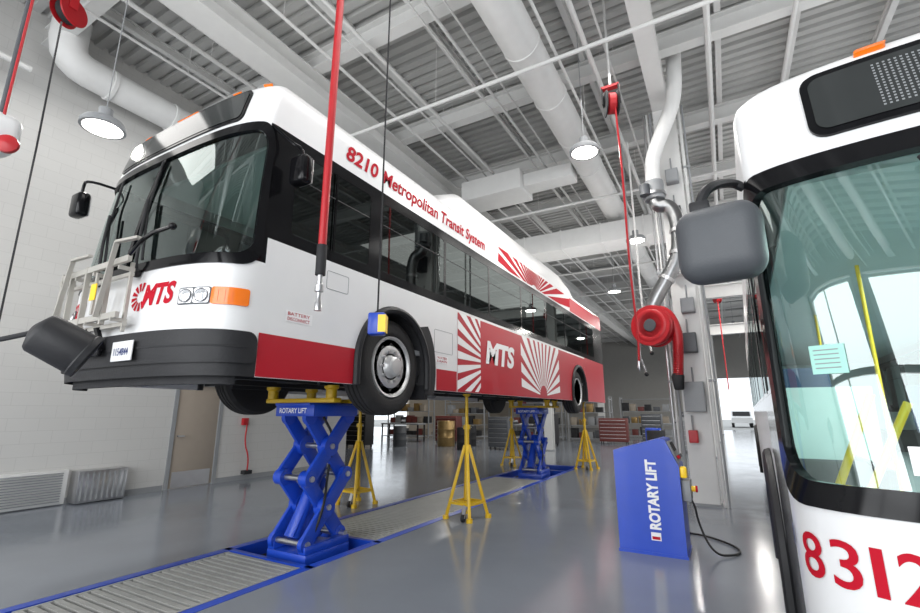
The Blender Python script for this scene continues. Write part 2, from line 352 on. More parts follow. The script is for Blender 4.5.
for (x,y,z,e) in ((-6.6,2.35,5.05,40),(-1.65,7.3,5.85,70),(-1.6,12.3,5.9,80),(-3.2,17.5,5.9,110),(-1.6,24,5.9,120),(3.2,14,5.9,90),(3.0,24,5.9,100),(-1.6,31,5.9,120),(-12,20,5.9,170),(-7.5,16,5.9,100),(0.6,19,5.9,80),(0.8,28,5.9,90),(-12,30,5.9,150),(-1.6,39,5.9,120)):
    pendant(x,y,z); area(x,y,z-0.03,0.42,0,e,name="lamp_light",shape='DISK',col=(1,0.97,0.92))
area(-5.9,-6.3,3.4,6.0,6.6,560,(math.radians(90),0,0),(0.97,0.985,1))  # daylight of the open back doors, carried by added area lamps
area(1.3,-6.3,3.4,7.0,6.6,620,(math.radians(90),0,0),(0.97,0.985,1))
area(13.6,7,2.8,5.4,7.5,430,(0,math.radians(90),0),(0.97,0.985,1))  # daylight of the unseen right-hand openings, carried by added area lamps
area(13.6,24,2.8,5.4,16,600,(0,math.radians(90),0),(0.97,0.985,1))
area(-8,3,7.0,1.5,7,90)  # this and the next two: unseen fills added for even brightness, no fixtures
area(-1.2,4,6.9,1.5,8,150)
area(2,18,6.9,3,14,280)
UP=math.radians(180)
for (x,y,sx,sy_,e) in ((-4.3,1,3,8,50),(2,5,4,8,50),(-4,16,6,10,80),(3,17,5,10,65),(-5,32,10,14,110),(-13,22,8,12,100)):
    area(x,y,5.6,sx,sy_,e,(UP,0,0),name="ceiling_fill")  # unseen upward lamps added to lighten the ceiling, no fixtures there
w=bpy.data.worlds.new("sky"); SC.world=w; w.use_nodes=True; nt=w.node_tree
bg=nt.nodes["Background"]; bg.inputs[0].default_value=(0.88,0.94,1,1); bg.inputs[1].default_value=1.5
# ---------------------------------------------------------------- bus
W=1.3; D=0.5; L=13.0; NEXP=2.95
tab=[]
a0=None; acc=0
for i in range(3001):
    a=math.pi/2*i/3000
    X=math.sin(a)**(2/NEXP); g=math.cos(a)**(2/NEXP) if a<math.pi/2-1e-9 else 0
    p=(X*W,g*D)
    if a0: acc+=math.hypot(p[0]-a0[0],p[1]-a0[1])
    a0=p; tab.append((acc,X,g))
SS=acc
import bisect
accs=[t[0] for t in tab]
def look(a):
    i=min(max(bisect.bisect_left(accs,a),1),3000); t0=tab[i-1];t1=tab[i]
    k=(a-t0[0])/max(1e-9,(t1[0]-t0[0])); return t0[1]+(t1[1]-t0[1])*k, t0[2]+(t1[2]-t0[2])*k
PROF=[(0.32,0,0.32,0.04),(0.50,0,0.50,0.01),(0.66,0,0.66,0.0),(1.2,0,1.2,0.03),(2.0,0,2.0,0.14),(2.57,0,2.57,0.26),(2.75,0.0,2.75,0.30),(2.95,0.0,2.95,0.35),(3.0,0.015,3.0,0.37),(3.06,0.055,3.05,0.41),(3.12,0.115,3.09,0.47),(3.22,0.24,3.12,0.60),(3.35,0.5,3.145,0.82),(3.6,0.95,3.17,1.2),(3.9,1.299,3.18,1.6)]
def prof(v):
    v=min(max(v,PROF[0][0]-0.3),3.9)
    if v<=PROF[0][0]: return 0,v,PROF[0][3]
    for p,q in zip(PROF[:-1],PROF[1:]):
        if v<=q[0]:
            k=(v-p[0])/(q[0]-p[0]); return p[1]+(q[1]-p[1])*k,p[2]+(q[2]-p[2])*k,p[3]+(q[3]-p[3])*k
    return PROF[-1][1:]
def surf(s,v):
    i,z,y0=prof(v); Df=max(D,y0+0.22); a=abs(s); sg=1 if s>=0 else -1
    if a<=SS:
        X,g=look(a); return V((sg*(W-i)*X,Df-(Df-y0)*g,z))
    return V((sg*(W-i),Df+(a-SS)*(L-Df-0.4*i)/(L-D),z))
def P(s,v,off=0.0):
    p=surf(s,v)
    if off==0: return p
    e=0.004
    ds=surf(s+e,v)-surf(s-e,v); dv=surf(s,v+e)-surf(s,v-e); n=ds.cross(dv)
    if n.length<1e-12: n=V((0,0,1))
    return p+n.normalized()*off
def sy(y,side=1): return side*(SS+(y-D))
def frange(a,b,step):
    n=max(1,int(math.ceil(abs(b-a)/step))); return [a+(b-a)*i/n for i in range(n+1)]
def patch(mb,s0,s1,v0,v1,off,mt,r=0.0,back=-0.01,st=0.05):
    ss=frange(s0,s1,st)
    if r>0:
        ex=[r*(1-math.cos(math.pi/2*k/6)) for k in range(7)]
        ss=sorted(set([round(x,5) for x in ss if s0+r<x<s1-r]+[round(s0+e,5) for e in ex]+[round(s1-e,5) for e in ex]))
    nv=max(2,int((v1-v0)/0.1)+1)
    vs=[];cols=len(ss)
    def ddf(s):
        if r>0:
            q=min(s-s0,s1-s)
            if q<r: return r-math.sqrt(max(0,r*r-(r-q)**2))
        return 0
    for s in ss:
        dd=ddf(s)
        for j in range(nv+1): vs.append(P(s,v0+dd+(v1-v0-2*dd)*j/nv,off))
    fs=[];h=nv+1
    for i in range(cols-1):
        for j in range(nv): fs.append([i*h+j,(i+1)*h+j,(i+1)*h+j+1,i*h+j+1])
    if back is not None:
        rim=[i*h for i in range(cols)]+[(cols-1)*h+j for j in range(1,h)]+[i*h+nv for i in range(cols-2,-1,-1)]+[j for j in range(nv-1,0,-1)]
        base=len(vs)
        for idx in rim:
            i,j=divmod(idx,h); s=ss[i]; dd=ddf(s); vs.append(P(s,v0+dd+(v1-v0-2*dd)*j/nv,back))
        n=len(rim)
        for k in range(n): fs.append([rim[k],base+k,base+(k+1)%n,rim[(k+1)%n]])
    mb.add(vs,fs,mt)
def rr_loop(s0,s1,v0,v1,r,n=8,ne=16):
    pts=[]
    cs=[(s1-r,v0+r,-90),(s1-r,v1-r,0),(s0+r,v1-r,90),(s0+r,v0+r,180)]
    for k,(cx,cy,a) in enumerate(cs):
        arc=[(cx+r*math.cos(math.radians(a+90*i/n)),cy+r*math.sin(math.radians(a+90*i/n))) for i in range(n+1)]
        pts+=arc
        nx=cs[(k+1)%4]; a2=math.radians(nx[2]); q=(nx[0]+r*math.cos(a2),nx[1]+r*math.sin(a2)); p=arc[-1]
        pts+=[(p[0]+(q[0]-p[0])*i/ne,p[1]+(q[1]-p[1])*i/ne) for i in range(1,ne)]
    return pts
def ring(mb,s0,s1,v0,v1,wd,off,mt,ro=0.1,ri=0.06,ne=40):
    A=rr_loop(s0,s1,v0,v1,ro,ne=ne); B=rr_loop(s0+wd,s1-wd,v0+wd,v1-wd,ri,ne=ne); n=len(A)
    vs=[P(s,v,off) for s,v in A]+[P(s,v,off) for s,v in B]+[P(s,v,-0.02) for s,v in A]+[P(s,v,-0.03) for s,v in B]
    fs=[]
    for i in range(n):
        j=(i+1)%n; fs+=[[i,j,n+j,n+i],[i,2*n+i,2*n+j,j],[n+i,n+j,3*n+j,3*n+i]]
    mb.add(vs,fs,mt)
def text_surf(mb,body,s0,v0,h,mt,off=0.004,bold=0.02,width=None,shear=0.0):
    vs,fs,w=text_geom(body,bold); sx=h if width is None else width/w
    mb.add([P(s0+x*sx+y*h*shear,v0+y*h,off) for x,y in vs],fs,mt); return w*sx
def clip(poly,x0,x1,y0,y1):
    def cl(pl,f,inter):
        out=[]
        for i in range(len(pl)):
            a=pl[i-1];b=pl[i]; fa=f(a);fb=f(b)
            if fa!=fb: out.append(inter(a,b))
            if fb: out.append(b)
        return out
    def ix(c): return lambda a,b:(c,a[1]+(b[1]-a[1])*(c-a[0])/(b[0]-a[0]))
    def iy(c): return lambda a,b:(a[0]+(b[0]-a[0])*(c-a[1])/(b[1]-a[1]),c)
    for f,i in ((lambda p:p[0]>=x0,ix(x0)),(lambda p:p[0]<=x1,ix(x1)),(lambda p:p[1]>=y0,iy(y0)),(lambda p:p[1]<=y1,iy(y1))):
        poly=cl(poly,f,i)
        if len(poly)<3: return []
    return poly
def rays(mb,cy,cz,r0,r1,box,n,mt,a0=0,a1=360,off=0.006,fill=0.5):
    st=(a1-a0)/n
    for k in range(n):
        a=math.radians(a0+st*k); b=math.radians(a0+st*(k+fill))
        pl=[(cy+r0*math.cos(a),cz+r0*math.sin(a)),(cy+r1*math.cos(a),cz+r1*math.sin(a)),(cy+r1*math.cos(b),cz+r1*math.sin(b)),(cy+r0*math.cos(b),cz+r0*math.sin(b))]
        pl=clip(pl,*box)
        if len(pl)>=3: mb.add([P(sy(y),z,off) for y,z in pl],[list(range(len(pl)))],mt)
SW1=SS-0.10; SW0=-SW1; SV1=2.50
WY=[(0.72,1.80)]+[(2.0+i*1.42,2.0+i*1.42+1.39) for i in range(7)]
FW,RW=2.32,10.1
WR=0.545; AR=0.625; AX=0.665; AT=1.24
def build_bus(loc,label,raised):
    E=thing("bus",label,"bus",loc); o=V(loc)
    wz=0.555 if raised else 0.545
    SV0=1.27 if raised else 1.22
    fr=sorted(set([round(x,4) for x in frange(-SS,SS,0.07)]+[SW0,SW1]))
    fr=[x for x in fr if not any(abs(x-q)<0.03 and x!=q for q in (SW0,SW1))]
    ys=[D+0.05]
    for a,b in WY: ys+=[a,b]
    ys+=[FW-AX,FW+AX,RW-AX,RW+AX,12.3,L]
    ys=sorted(set(ys)); right=[sy(y) for y in ys]; left=[-x for x in right][::-1]
    ss=left+fr+right
    vv=sorted(set([0.32,0.5,0.66,0.85,1.05,1.15,SV0,1.5,1.6,1.9,2.2,2.45,2.50,2.57,2.66,2.85,AT]+[p[0] for p in PROF]+[3.28,3.47,3.75]))
    m=MB(o); h=len(vv)
    pts=[P(s,v) for s in ss for v in vv]
    groups={}
    for i in range(len(ss)-1):
        sc=(ss[i]+ss[i+1])/2
        for j in range(h-1):
            vc=(vv[j]+vv[j+1])/2
            side=abs(sc)>SS; yc=abs(sc)-SS+D
            mt=WHITE
            if abs(sc)<SW1 and SV0<vc<SV1: continue
            if side and 1.6<vc<2.45 and any(a<yc<b for a,b in WY): continue
            if side and vc<AT and (abs(yc-FW)<AX or abs(yc-RW)<AX): continue
            if side and 1.5<vc<2.57: mt=BLACK
            if not side and vc<0.5: mt=RUB
            if not side and 1.27<vc<2.57 and abs(sc)>SW1-0.05: mt=BLACK
            if side and raised and yc>12.3 and vc<3.0: mt=RED if vc<1.5 or vc>2.57 else BLACK
            if side and sc<0 and not raised and yc<1.9 and vc<2.57: mt=BLACK
            groups.setdefault(mt.name,(mt,[]))[1].append([i*h+j,(i+1)*h+j,(i+1)*h+j+1,i*h+j+1])
    m.add(pts,[],WHITE)
    for k,(mt,fl) in groups.items():
        if mt not in m.m: m.m.append(mt)
        for f in fl: m.f.append(f); m.mi.append(m.m.index(mt))
    k1=(len(ss)-1)*h
    for j in range(h-1):
        m.f.append([k1+j,j,j+1,k1+j+1]); m.mi.append(m.m.index(WHITE))
    for side in (1,-1):
        for wy in (FW,RW):
            R=AR; vs=[];fs=[]
            ac=math.atan2(AT-wz,AX); angs=sorted([math.pi*i/24 for i in range(25)]+[ac,math.pi-ac])
            for a in angs:
                ca,sa=math.cos(a),math.sin(a)
                k=min(AX/max(1e-6,abs(ca)),(AT-wz)/max(1e-6,sa))
                vs+=[(side*W,wy+R*ca,wz+R*sa),(side*W,wy+k*ca,wz+k*sa)]
            for i in range(len(angs)-1): fs.append([2*i,2*i+1,2*i+3,2*i+2])
            for q in (-1,1):
                kk=len(vs); vs+=[(side*W,wy+q*AR,0.32),(side*W,wy+q*AX,0.32),(side*W,wy+q*AX,wz),(side*W,wy+q*AR,wz)]; fs.append([kk,kk+1,kk+2,kk+3])
            m.add(vs,fs,WHITE if wy==FW or not raised else RED)
    m.make("body",E,sharp=40)
    for side in (1,-1):
        for wy in (FW,RW):
            m=MB(o); n=20; vs=[];fs=[]
            for i in range(n+1):
                a=-0.3+(math.pi+0.6)*i/n
                y,z=wy+AR*math.cos(a),max(0.33,wz+AR*math.sin(a))
                vs+=[(side*(W-0.001),y,z),(side*0.75,y,z)]
            for i in range(n): fs.append([2*i,2*i+1,2*i+3,2*i+2])
            m.add(vs,fs,DARK); m.b2((side*0.72,wy-0.6,0.33),(side*0.76,wy+0.6,1.17),DARK); m.make("wheel_housing",E)
            m=MB(o); pts=[(side*(W+0.012),wy+(AR+0.025)*math.cos(math.pi*i/24),wz+(AR+0.025)*math.sin(math.pi*i/24)) for i in range(25)]
            pts=[(side*(W+0.012),wy+AR+0.025,0.32)]+pts+[(side*(W+0.012),wy-AR-0.025,0.32)]
            m.tube(pts,0.042,RUB,seg=8); m.make("wheel_arch",E)
    for a,b in ((SW0-0.02,-0.02),(0.02,SW1+0.02)):
        m=MB(o); patch(m,a,b,SV0-0.02,SV1+0.02,-0.012,GLASSW,back=None); m.make("windscreen",E,"clear greenish curved windscreen pane")
    m=MB(o); ring(m,SW0-0.05,SW1+0.05,SV0-0.06,SV1+0.06,0.09,0.012,BLACK,0.19,0.16); patch(m,-0.025,0.025,SV0,SV1,0.01,BLACK,back=-0.02); m.make("windscreen_frame",E)
    for side in (1,-1):
        for k,(a,b) in enumerate(WY):
            m=MB(o); s0,s1=sorted((sy(a,side),sy(b,side)))
            patch(m,s0-0.01,s1+0.01,1.59,2.46,-0.002,GLASSD,back=None,st=0.8); m.make("side_window",E,"dark tinted side window pane")
            m=MB(o); ring(m,s0-0.01,s1+0.01,1.59,2.46,0.022,0.001,BLACK,0.06,0.05,ne=2); patch(m,s0+0.02,s1-0.02,2.167,2.178,0.000,RUB,st=0.8)
            if k==0: patch(m,(s0+s1)/2-0.012,(s0+s1)/2+0.012,1.6,2.45,0.004,BLACK,st=0.8)
            m.make("window_frame",E)
    m=MB(o)
    b0,b1=(0.42,0.67) if raised else (0.30,0.56)
    patch(m,-SS+0.02,SS-0.02,b0,b1,0.026,RUB,r=0.08,back=-0.03); patch(m,-SS+0.1,SS-0.1,b0+0.12,b0+0.135,0.031,DARK,back=0.02); m.make("front_bumper",E)
    m=MB(o); patch(m,-SS+0.14,SS-0.14,0.26,0.42,-0.07,DARK,back=-0.12); m.make("front_valance",E)
    h0=0.87 if raised else 0.56
    for side in (1,-1):
        q=sorted((side*0.87,side*1.155)); m=MB(o); patch(m,q[0],q[1],h0,h0+0.14,0.008,DGREY,r=0.02); hl=m.make("headlamp",E,"slim rectangular headlamp unit")
        for c in (0.942,1.082):
            m=MB(o); p=P(side*c,h0+0.07,0.0); n=(P(side*c,h0+0.07,0.01)-p).normalized()
            q=sorted((side*(c-0.064),side*(c+0.064))); patch(m,q[0],q[1],h0+0.01,h0+0.13,0.011,STEEL,r=0.015,back=None)
            m.lathe([(0.012,0.0),(0.012,0.035),(0.014,0.042),(0.024,0.052),(0.02,0.056),(0.01,0.056)],p,n,STEEL,20); m.lathe([(0.018,0.046),(0.024,0.025),(0.026,0.0)],p,n,LENS,20)
            m.make("headlamp_lens",hl)
        q=sorted((side*1.16,side*(SS-0.12))); m=MB(o); patch(m,q[0],q[1],h0,h0+0.14,0.013,AMBER,r=0.02)
        for k in range(3):
            sk=side*(1.21+0.05*k)
            patch(m,sk-0.003,sk+0.003,h0+0.02,h0+0.12,0.017,AMBER,back=0.01)
        m.make("turn_signal",hl,"amber wraparound turn signal lens")
    d0,d1=(2.61,2.985) if raised else (2.63,2.975)
    m=MB(o); patch(m,-1.05,1.05,d0,d1,0.016,BLACK,r=0.07); ds=m.make("destination_sign",E)
    m=MB(o); patch(m,-1.02,1.02,d0+0.03,d1-0.03,0.020,DISP,r=0.05,back=None)
    m.make("display_panel",ds)
    if not raised:
        m=MB(o)
        for i in range(95):
            for j in range(15):
                s=-0.80+i*0.018; v=2.69+j*0.0155
                if abs(s)>0.90: continue
                a=[P(s,v,0.022),P(s+0.008,v,0.022),P(s+0.008,v+0.008,0.022),P(s,v+0.008,0.022)]
                m.add(a,[[0,1,2,3]],GREYP)
        m.make("led_dots",ds)
    for s in (-0.80,-0.12,0.0,0.12,0.80,-1.2,1.2):
        if not raised and s==-1.2: continue
        m=MB(o); patch(m,s-0.055,s+0.055,3.02,3.055,0.022,AMBER,r=0.012); m.make("marker_lamp",E,"small amber roof marker lamp")
    for s0,s1,sb in ((-0.35,-0.75,-0.6),(0.30,0.03,0.12)):
        m=MB(o); m.tube([P(s0,1.2,0.03),P(s0,1.3,0.06),P((s0+sb)/2,1.6,0.06),P(sb,1.95,0.05)],0.014,RUB); m.sph(P(s0,1.2,0.03),0.04,RUB)
        m.tube([P(s0+0.02,1.32,0.03),P(sb+0.01,1.85,0.03),P(s1+0.0,2.42,0.025)],0.012,RUB); m.make("wiper",E)
    m=MB(o); c=P(0.36,0.53,0.05); m.b2(c-V((0.155,0.006,0.08)),c+V((0.155,0.006,0.08)),PLATE,0.004)
    text_flat(m,"1154844",c+V((0,-0.007,-0.005)),(1,0,0),(0,0,1),0.06,BLUET,width=0.22,bold=0.01); m.make("license_plate",E)
    if raised:
        for side,c,sc in ((1,V((1.50,0.62,2.13)),(0.2,0.12,0.27)),(-1,V((-1.50,0.15,2.30)),(0.22,0.12,0.28))):
            m=MB(o); m.box(c,sc,BLACK,bev=0.04,seg=3); mi=m.make("side_mirror",E)
            m=MB(o); m.box(c+V((0,0.062,0)),(sc[0]-0.04,0.01,sc[2]-0.04),STEEL,bev=0.004); m.make("mirror_glass",mi)
            m=MB(o); q=P(side*(SS-0.12),2.55,0.0); m.tube([q,c+V((-side*0.1,-0.02,0.28)),c+V((0,0,0.22)),c+V((0,0,0.1))],0.016,BLACK,sm=2); m.make("mirror_arm",mi)
    else:
        c=V((-1.425,0.19,2.20)); Rz=Matrix.Rotation(math.radians(-8),3,'Z')
        m=MB(o); m.box(c,(0.33,0.20,0.33),DGREY,rot=Rz,bev=0.085,seg=5); mi=m.make("side_mirror",E,"large dark grey plastic mirror housing")
        m=MB(o); m.box(c+V((0.0,0.095,0)),(0.24,0.02,0.24),STEEL,rot=Rz,bev=0.008); m.make("mirror_glass",mi)
        m=MB(o); q=P(-(SS-0.02),2.56,0.0); m.tube([q,q+V((-0.05,-0.03,0.03)),c+V((-0.02,0,0.27)),c+V((-0.06,0,0.20)),c+V((-0.06,0,0.1))],0.022,RUB,sm=2); m.b2(c+V((-0.10,-0.04,0.14)),c+V((-0.02,0.04,0.20)),RUB,0.01); m.make("mirror_arm",mi)
    k=WR/0.5
    for wy,dual in ((FW,False),(RW,True)):
        for side in (1,-1):
            cx=side*(W-0.19); m=MB(o); ax=V((side,0,0)); c=V((cx,wy,wz))
            m.lathe([(a,b*k) for a,b in [(-0.14,0.30),(-0.15,0.36),(-0.145,0.46),(-0.11,0.497),(-0.06,0.5),(-0.055,0.488),(-0.045,0.488),(-0.04,0.5),(0.0,0.5),(0.005,0.488),(0.015,0.488),(0.02,0.5),(0.06,0.5),(0.065,0.488),(0.075,0.488),(0.08,0.5),(0.11,0.497),(0.14,0.47),(0.155,0.42),(0.158,0.36),(0.15,0.335),(0.13,0.32)]],c,ax,TYRE,56)
            wh=m.make("wheel",E,"black rubber tyre")
            m=MB(o)
            if dual: m.lathe([(0.13,0.35),(0.155,0.345),(0.15,0.325),(0.12,0.31),(-0.02,0.27),(-0.04,0.16),(0.06,0.13),(0.1,0.12),(0.11,0.0)],c,ax,ALU,40)
            else: m.lathe([(0.13,0.35),(0.16,0.345),(0.155,0.325),(0.13,0.31),(0.10,0.29),(0.115,0.265),(0.135,0.235),(0.14,0.18),(0.125,0.14),(0.14,0.125),(0.20,0.11),(0.22,0.085),(0.225,0.0)],c,ax,ALU,40)
            for q_ in range(10):
                a=2*math.pi*q_/10; q=c+V((0,math.cos(a),math.sin(a)))*0.175
                m.cyl(q+ax*(0.06 if not dual else -0.03),q+ax*(0.165 if not dual else 0.04),0.018,STEEL,seg=6)
            for q_ in range(10):
                a=2*math.pi*(q_+0.5)/10; q=c+V((0,math.cos(a),math.sin(a)))*0.25
                m.cyl(q+ax*0.02,q+ax*(0.131 if not dual else 0.0),0.026,DARK,seg=10)
            m.make("wheel_rim",wh)
    m=MB(o); m.b2((-1.22,0.35,0.5),(1.22,L-0.2,0.72),DARK)
    for x in (-0.45,0.45): m.b2((x-0.05,0.4,0.36),(x+0.05,L-0.4,0.5),DARK)
    for y in frange(0.6,L-0.8,0.8): m.b2((-1.2,y-0.03,0.4),(1.2,y+0.03,0.52),DARK)
    m.b2((-1.2,L-2.2,0.36),(1.1,L-0.3,0.6),DARK,0.05); m.cyl((-0.8,5,0.42),(-0.8,6.4,0.42),0.1,GREYP); m.cyl((0.85,7,0.44),(0.85,8.2,0.44),0.1,GREYP)
    m.cyl((-0.3,3,0.44),(-0.2,9.8,0.44),0.04,STEEL)
    m.make("underbody",E)
    for wy in (FW,RW):
        m=MB(o); m.cyl((-1.1,wy,wz-0.02),(1.1,wy,wz-0.02),0.08,DARK)
        if wy==RW: m.sph((0.1,wy,wz-0.02),0.18,DARK)
        else: m.b2((-0.8,wy-0.1,wz-0.15),(0.8,wy+0.1,wz-0.02),DARK,0.02)
        for x in (-0.6,0.6): m.lathe([(0,0.13),(0.1,0.15),(0.2,0.13),(0.24,0.15)],(x,wy+0.25,0.42),(0,0,1),RUB,16); m.beam((x,wy-0.9,0.45),(x,wy,0.44),0.08,0.08,DARK)
        m.make("axle",E)
    m=MB(o); m.b2((-1.24,0.5,0.74),(1.24,L-0.3,0.8),GREYP); m.b2((-1.1,0.75,2.62),(1.1,L-0.4,2.66),INTW); m.b2((-1.2,L-1.2,0.8),(1.2,L-1.15,2.6),INTW)
    for x in (-1,1): m.b2((x*1.27,0.9,1.26),(x*1.25,L-0.5,1.5),INTW)
    m.b2((0.2,1.95,0.8),(1.2,1.98,2.3),INTW); m.b2((-1.2,2.9,0.8),(-0.55,2.92,1.7),INTW)
    m.make("interior_shell",E)
    m=MB(o); m.b2((-1.1,0.32,0.8),(1.1,0.62,1.12),DGREY,0.05); m.b2((0.25,0.42,1.08),(1.05,0.8,1.2),DGREY,0.05); m.make("dashboard",E)
    m=MB(o); c=V((0.65,0.95,1.27)); R=Matrix.Rotation(math.radians(30),3,'X')
    m.tube([c+R@V((0.24*math.cos(a*math.pi/12),0.24*math.sin(a*math.pi/12),0)) for a in range(24)],0.018,BLACK,closed=True)
    for a in (90,210,330): m.cyl(c,c+R@V((0.24*math.cos(math.radians(a)),0.24*math.sin(math.radians(a)),0)),0.014,BLACK,seg=8)
    m.cyl(c,c+V((0,-0.15,-0.35)),0.035,BLACK); m.make("steering_wheel",E)
    def seat(x,y,nm="passenger_seat",z=0.8):
        m=MB(o); m.b2((x-0.22,y-0.22,z+0.38),(x+0.22,y+0.22,z+0.48),SEATM,0.04); m.box((x,y+0.25,z+0.78),(0.44,0.08,0.66),SEATM,rot=Matrix.Rotation(math.radians(-8),3,'X'),bev=0.035); m.cyl((x,y,z),(x,y,z+0.4),0.05,STEEL,seg=10); m.make(nm,E)
    seat(0.68,1.55,"driver_seat")
    for k_ in range(5):
        for x in (-0.95,0.95): seat(x,3.2+k_*1.1)
    for (x,y) in ((-0.55,2.6),(0.5,3.5),(-0.6,4.8)):
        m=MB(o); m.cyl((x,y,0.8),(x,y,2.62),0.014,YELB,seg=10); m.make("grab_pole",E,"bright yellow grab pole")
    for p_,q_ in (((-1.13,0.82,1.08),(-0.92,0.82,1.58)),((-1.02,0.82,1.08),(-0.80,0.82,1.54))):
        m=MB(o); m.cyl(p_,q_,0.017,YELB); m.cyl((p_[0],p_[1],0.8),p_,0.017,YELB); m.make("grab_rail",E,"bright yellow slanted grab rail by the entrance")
    m=MB(o)
    secs=[(3.4,0.02),(3.8,0.34),(4.2,0.54),(9.4,0.54),(10.2,0.34),(10.6,0.02)]
    vs=[];fs=[];n=18
    for y,hh in secs:
        for i in range(n+1):
            a=math.pi*i/n; ca=math.cos(a); sa=math.sin(a)
            vs.append((1.17*math.copysign(abs(ca)**0.35,ca),y,3.02+(hh+0.08)*(sa**0.4)))
    for k_ in range(len(secs)-1):
        for i in range(n): a=k_*(n+1)+i; fs.append([a,a+1,a+n+2,a+n+1])
    m.add(vs,fs,WHITE); m.make("roof_fairing",E)
    for y in (1.9,11.6):
        m=MB(o); m.b2((-0.35,y-0.35,3.15),(0.35,y+0.35,3.23),WHITE,0.03); m.make("roof_hatch",E)
    return E,o
E1,o1=build_bus((-4.55,1.93,1.45),"white and red city bus raised on blue scissor lifts",True)
def band(mb,y0,y1,v0,v1,mt,off=0.003):
    patch(mb,sy(y0),sy(y1),v0,v1,off,mt,back=None,st=1.0)
for (a,b,c,d) in ((D+0.0,FW-AX,0.325,0.68),(FW+AX+0.22,3.74,0.325,0.60),(3.76,RW-AX,0.325,1.46),(RW+AX,L-0.02,0.325,1.5),(RW-AX,RW+AX,AT,1.46)):
    m=MB(o1); band(m,a,b,c,d,RED); m.make("red_side_panel",E1,"deep red lower side panel")
m=MB(o1); rays(m,4.90,0.80,0.12,2.4,(3.76,4.48,0.34,1.46),13,WHTXT,112,248,0.006,0.55); m.make("sunburst_rays",E1,"white sunburst stripes on the red side")
m=MB(o1); rays(m,7.35,0.36,0.22,2.6,(6.15,8.45,0.34,1.46),14,WHTXT,6,178,0.006,0.6); m.make("sunburst_rays",E1,"white sunburst stripes on the red side")
m=MB(o1); text_surf(m,"MTS",sy(4.66),0.82,0.34,WHTXT,0.009,0.045,width=1.12,shear=0.2); m.make("side_logo",E1,"white slanted lettering on red")
m=MB(o1); band(m,9.6,L-0.05,2.59,2.945,RED); m.make("red_roof_edge",E1,"deep red rear roof edge")
m=MB(o1); rays(m,7.0,2.45,0.20,3.2,(5.2,9.6,2.60,2.94),22,REDTXT,5,176,0.005,0.65); m.make("roof_sunburst",E1,"red sunburst stripes along the roof edge")
m=MB(o1); text_surf(m,"8210",sy(1.34),2.69,0.17,REDTXT,bold=0.03,width=0.52,off=0.006); m.make("side_number",E1,"red fleet number along the roof edge")
m=MB(o1); text_surf(m,"Metropolitan Transit System",sy(1.96),2.69,0.17,REDTXT,bold=0.022,width=2.70,off=0.006); m.make("side_lettering",E1,"red lettering along the roof edge")
m=MB(o1); text_surf(m,"MTS",0.43,0.905,0.17,REDTXT,bold=0.04,width=0.37,shear=0.15)
for k in range(9):
    a=math.radians(70+k*28); b=math.radians(70+k*28+17); c=(0.39,0.985)
    m.add([P(c[0]+r*math.cos(t),c[1]+r*math.sin(t),0.004) for r,t in ((0.05,a),(0.125,a),(0.125,b),(0.05,b))],[[0,1,2,3]],REDTXT)
m.make("front_logo",E1,"red lettering with small sunburst")
m=MB(o1); text_surf(m,"8210",-0.98,0.92,0.15,REDTXT,bold=0.03,width=0.40); m.make("front_number",E1,"red fleet number")
for (y,v,tt) in ((0.75,0.82,("BATTERY","DISCONNECT")),(3.2,0.68,("WATER","DRAIN"))):
    m=MB(o1); s0=sy(y); patch(m,s0,s0+0.3,v,v+0.1,0.003,WHTXT,back=None)
    for i,t in enumerate(tt): text_surf(m,t,s0+0.02,v+0.057-0.045*i,0.03,REDTXT,0.005,width=0.25,bold=0.005)
    m.make("service_label",E1,"small red-on-white service label")
for (a,b,c,d) in ((3.15,3.62,0.82,1.12),(1.2,1.5,1.22,1.40)):
    m=MB(o1); A=rr_loop(sy(a),sy(b),c,d,0.02,4,4); m.tube([P(s,v,0.001) for s,v in A],0.003,GREYP,seg=4,closed=True); m.make("access_panel",E1)
m=MB(o1); m.b2((1.0,FW+0.64,0.20),(1.29,FW+0.70,0.6),RUB); n=10
vs=[];fs=[]
for i in range(n+1):
    a=math.radians(-25+75*i/n); vs+=[(1.315,FW+0.66*math.cos(a),0.555+0.68*math.sin(a)),(1.315,FW+0.85*math.cos(a)**0.6,0.555+0.74*math.sin(a))]
for i in range(n): fs.append([2*i,2*i+1,2*i+3,2*i+2])
m.add(vs,fs,RUB); m.make("mud_flap",E1,"black rubber flap curving behind the wheel")
# bike rack
R1=MB(o1)
x0,x1=-0.66,0.40
R1.beam((x0,-0.07,0.74),(x1,-0.07,0.74),0.035,0.035,RACKM); R1.beam((x0,-0.07,1.16),(x1,-0.07,1.16),0.03,0.03,RACKM)
R1.beam((x0,-0.15,0.80),(x1+0.04,-0.15,0.80),0.03,0.05,RACKM); R1.beam((x0,-0.15,1.24),(x1+0.10,-0.15,1.26),0.03,0.05,RACKM)
for x in (x0,x0+0.30,x0+0.62,x1-0.02): R1.beam((x,-0.07,0.68),(x,-0.07,1.26),0.025,0.025,RACKM)
for x in (x0+0.02,x0+0.20,x0+0.48,x1-0.20): R1.beam((x,-0.15,0.74),(x,-0.15,1.28),0.025,0.035,RACKM)
for x in (x0,x0+0.30,x0+0.62,x1-0.02):
    for z in (0.77,1.20): R1.beam((x,-0.05,z),(x,-0.17,z),0.02,0.03,RACKM)
R1.beam((x0+0.05,-0.19,0.72),(x0+0.30,-0.21,1.36),0.035,0.02,RACKM); R1.beam((x1-0.22,-0.19,0.80),(x1-0.02,-0.21,1.40),0.035,0.02,RACKM)
R1.beam((x0+0.30,-0.21,1.36),(x0+0.62,-0.21,1.35),0.035,0.02,RACKM); R1.beam((x1-0.02,-0.21,1.40),(x1+0.30,-0.20,1.38),0.035,0.02,RACKM)
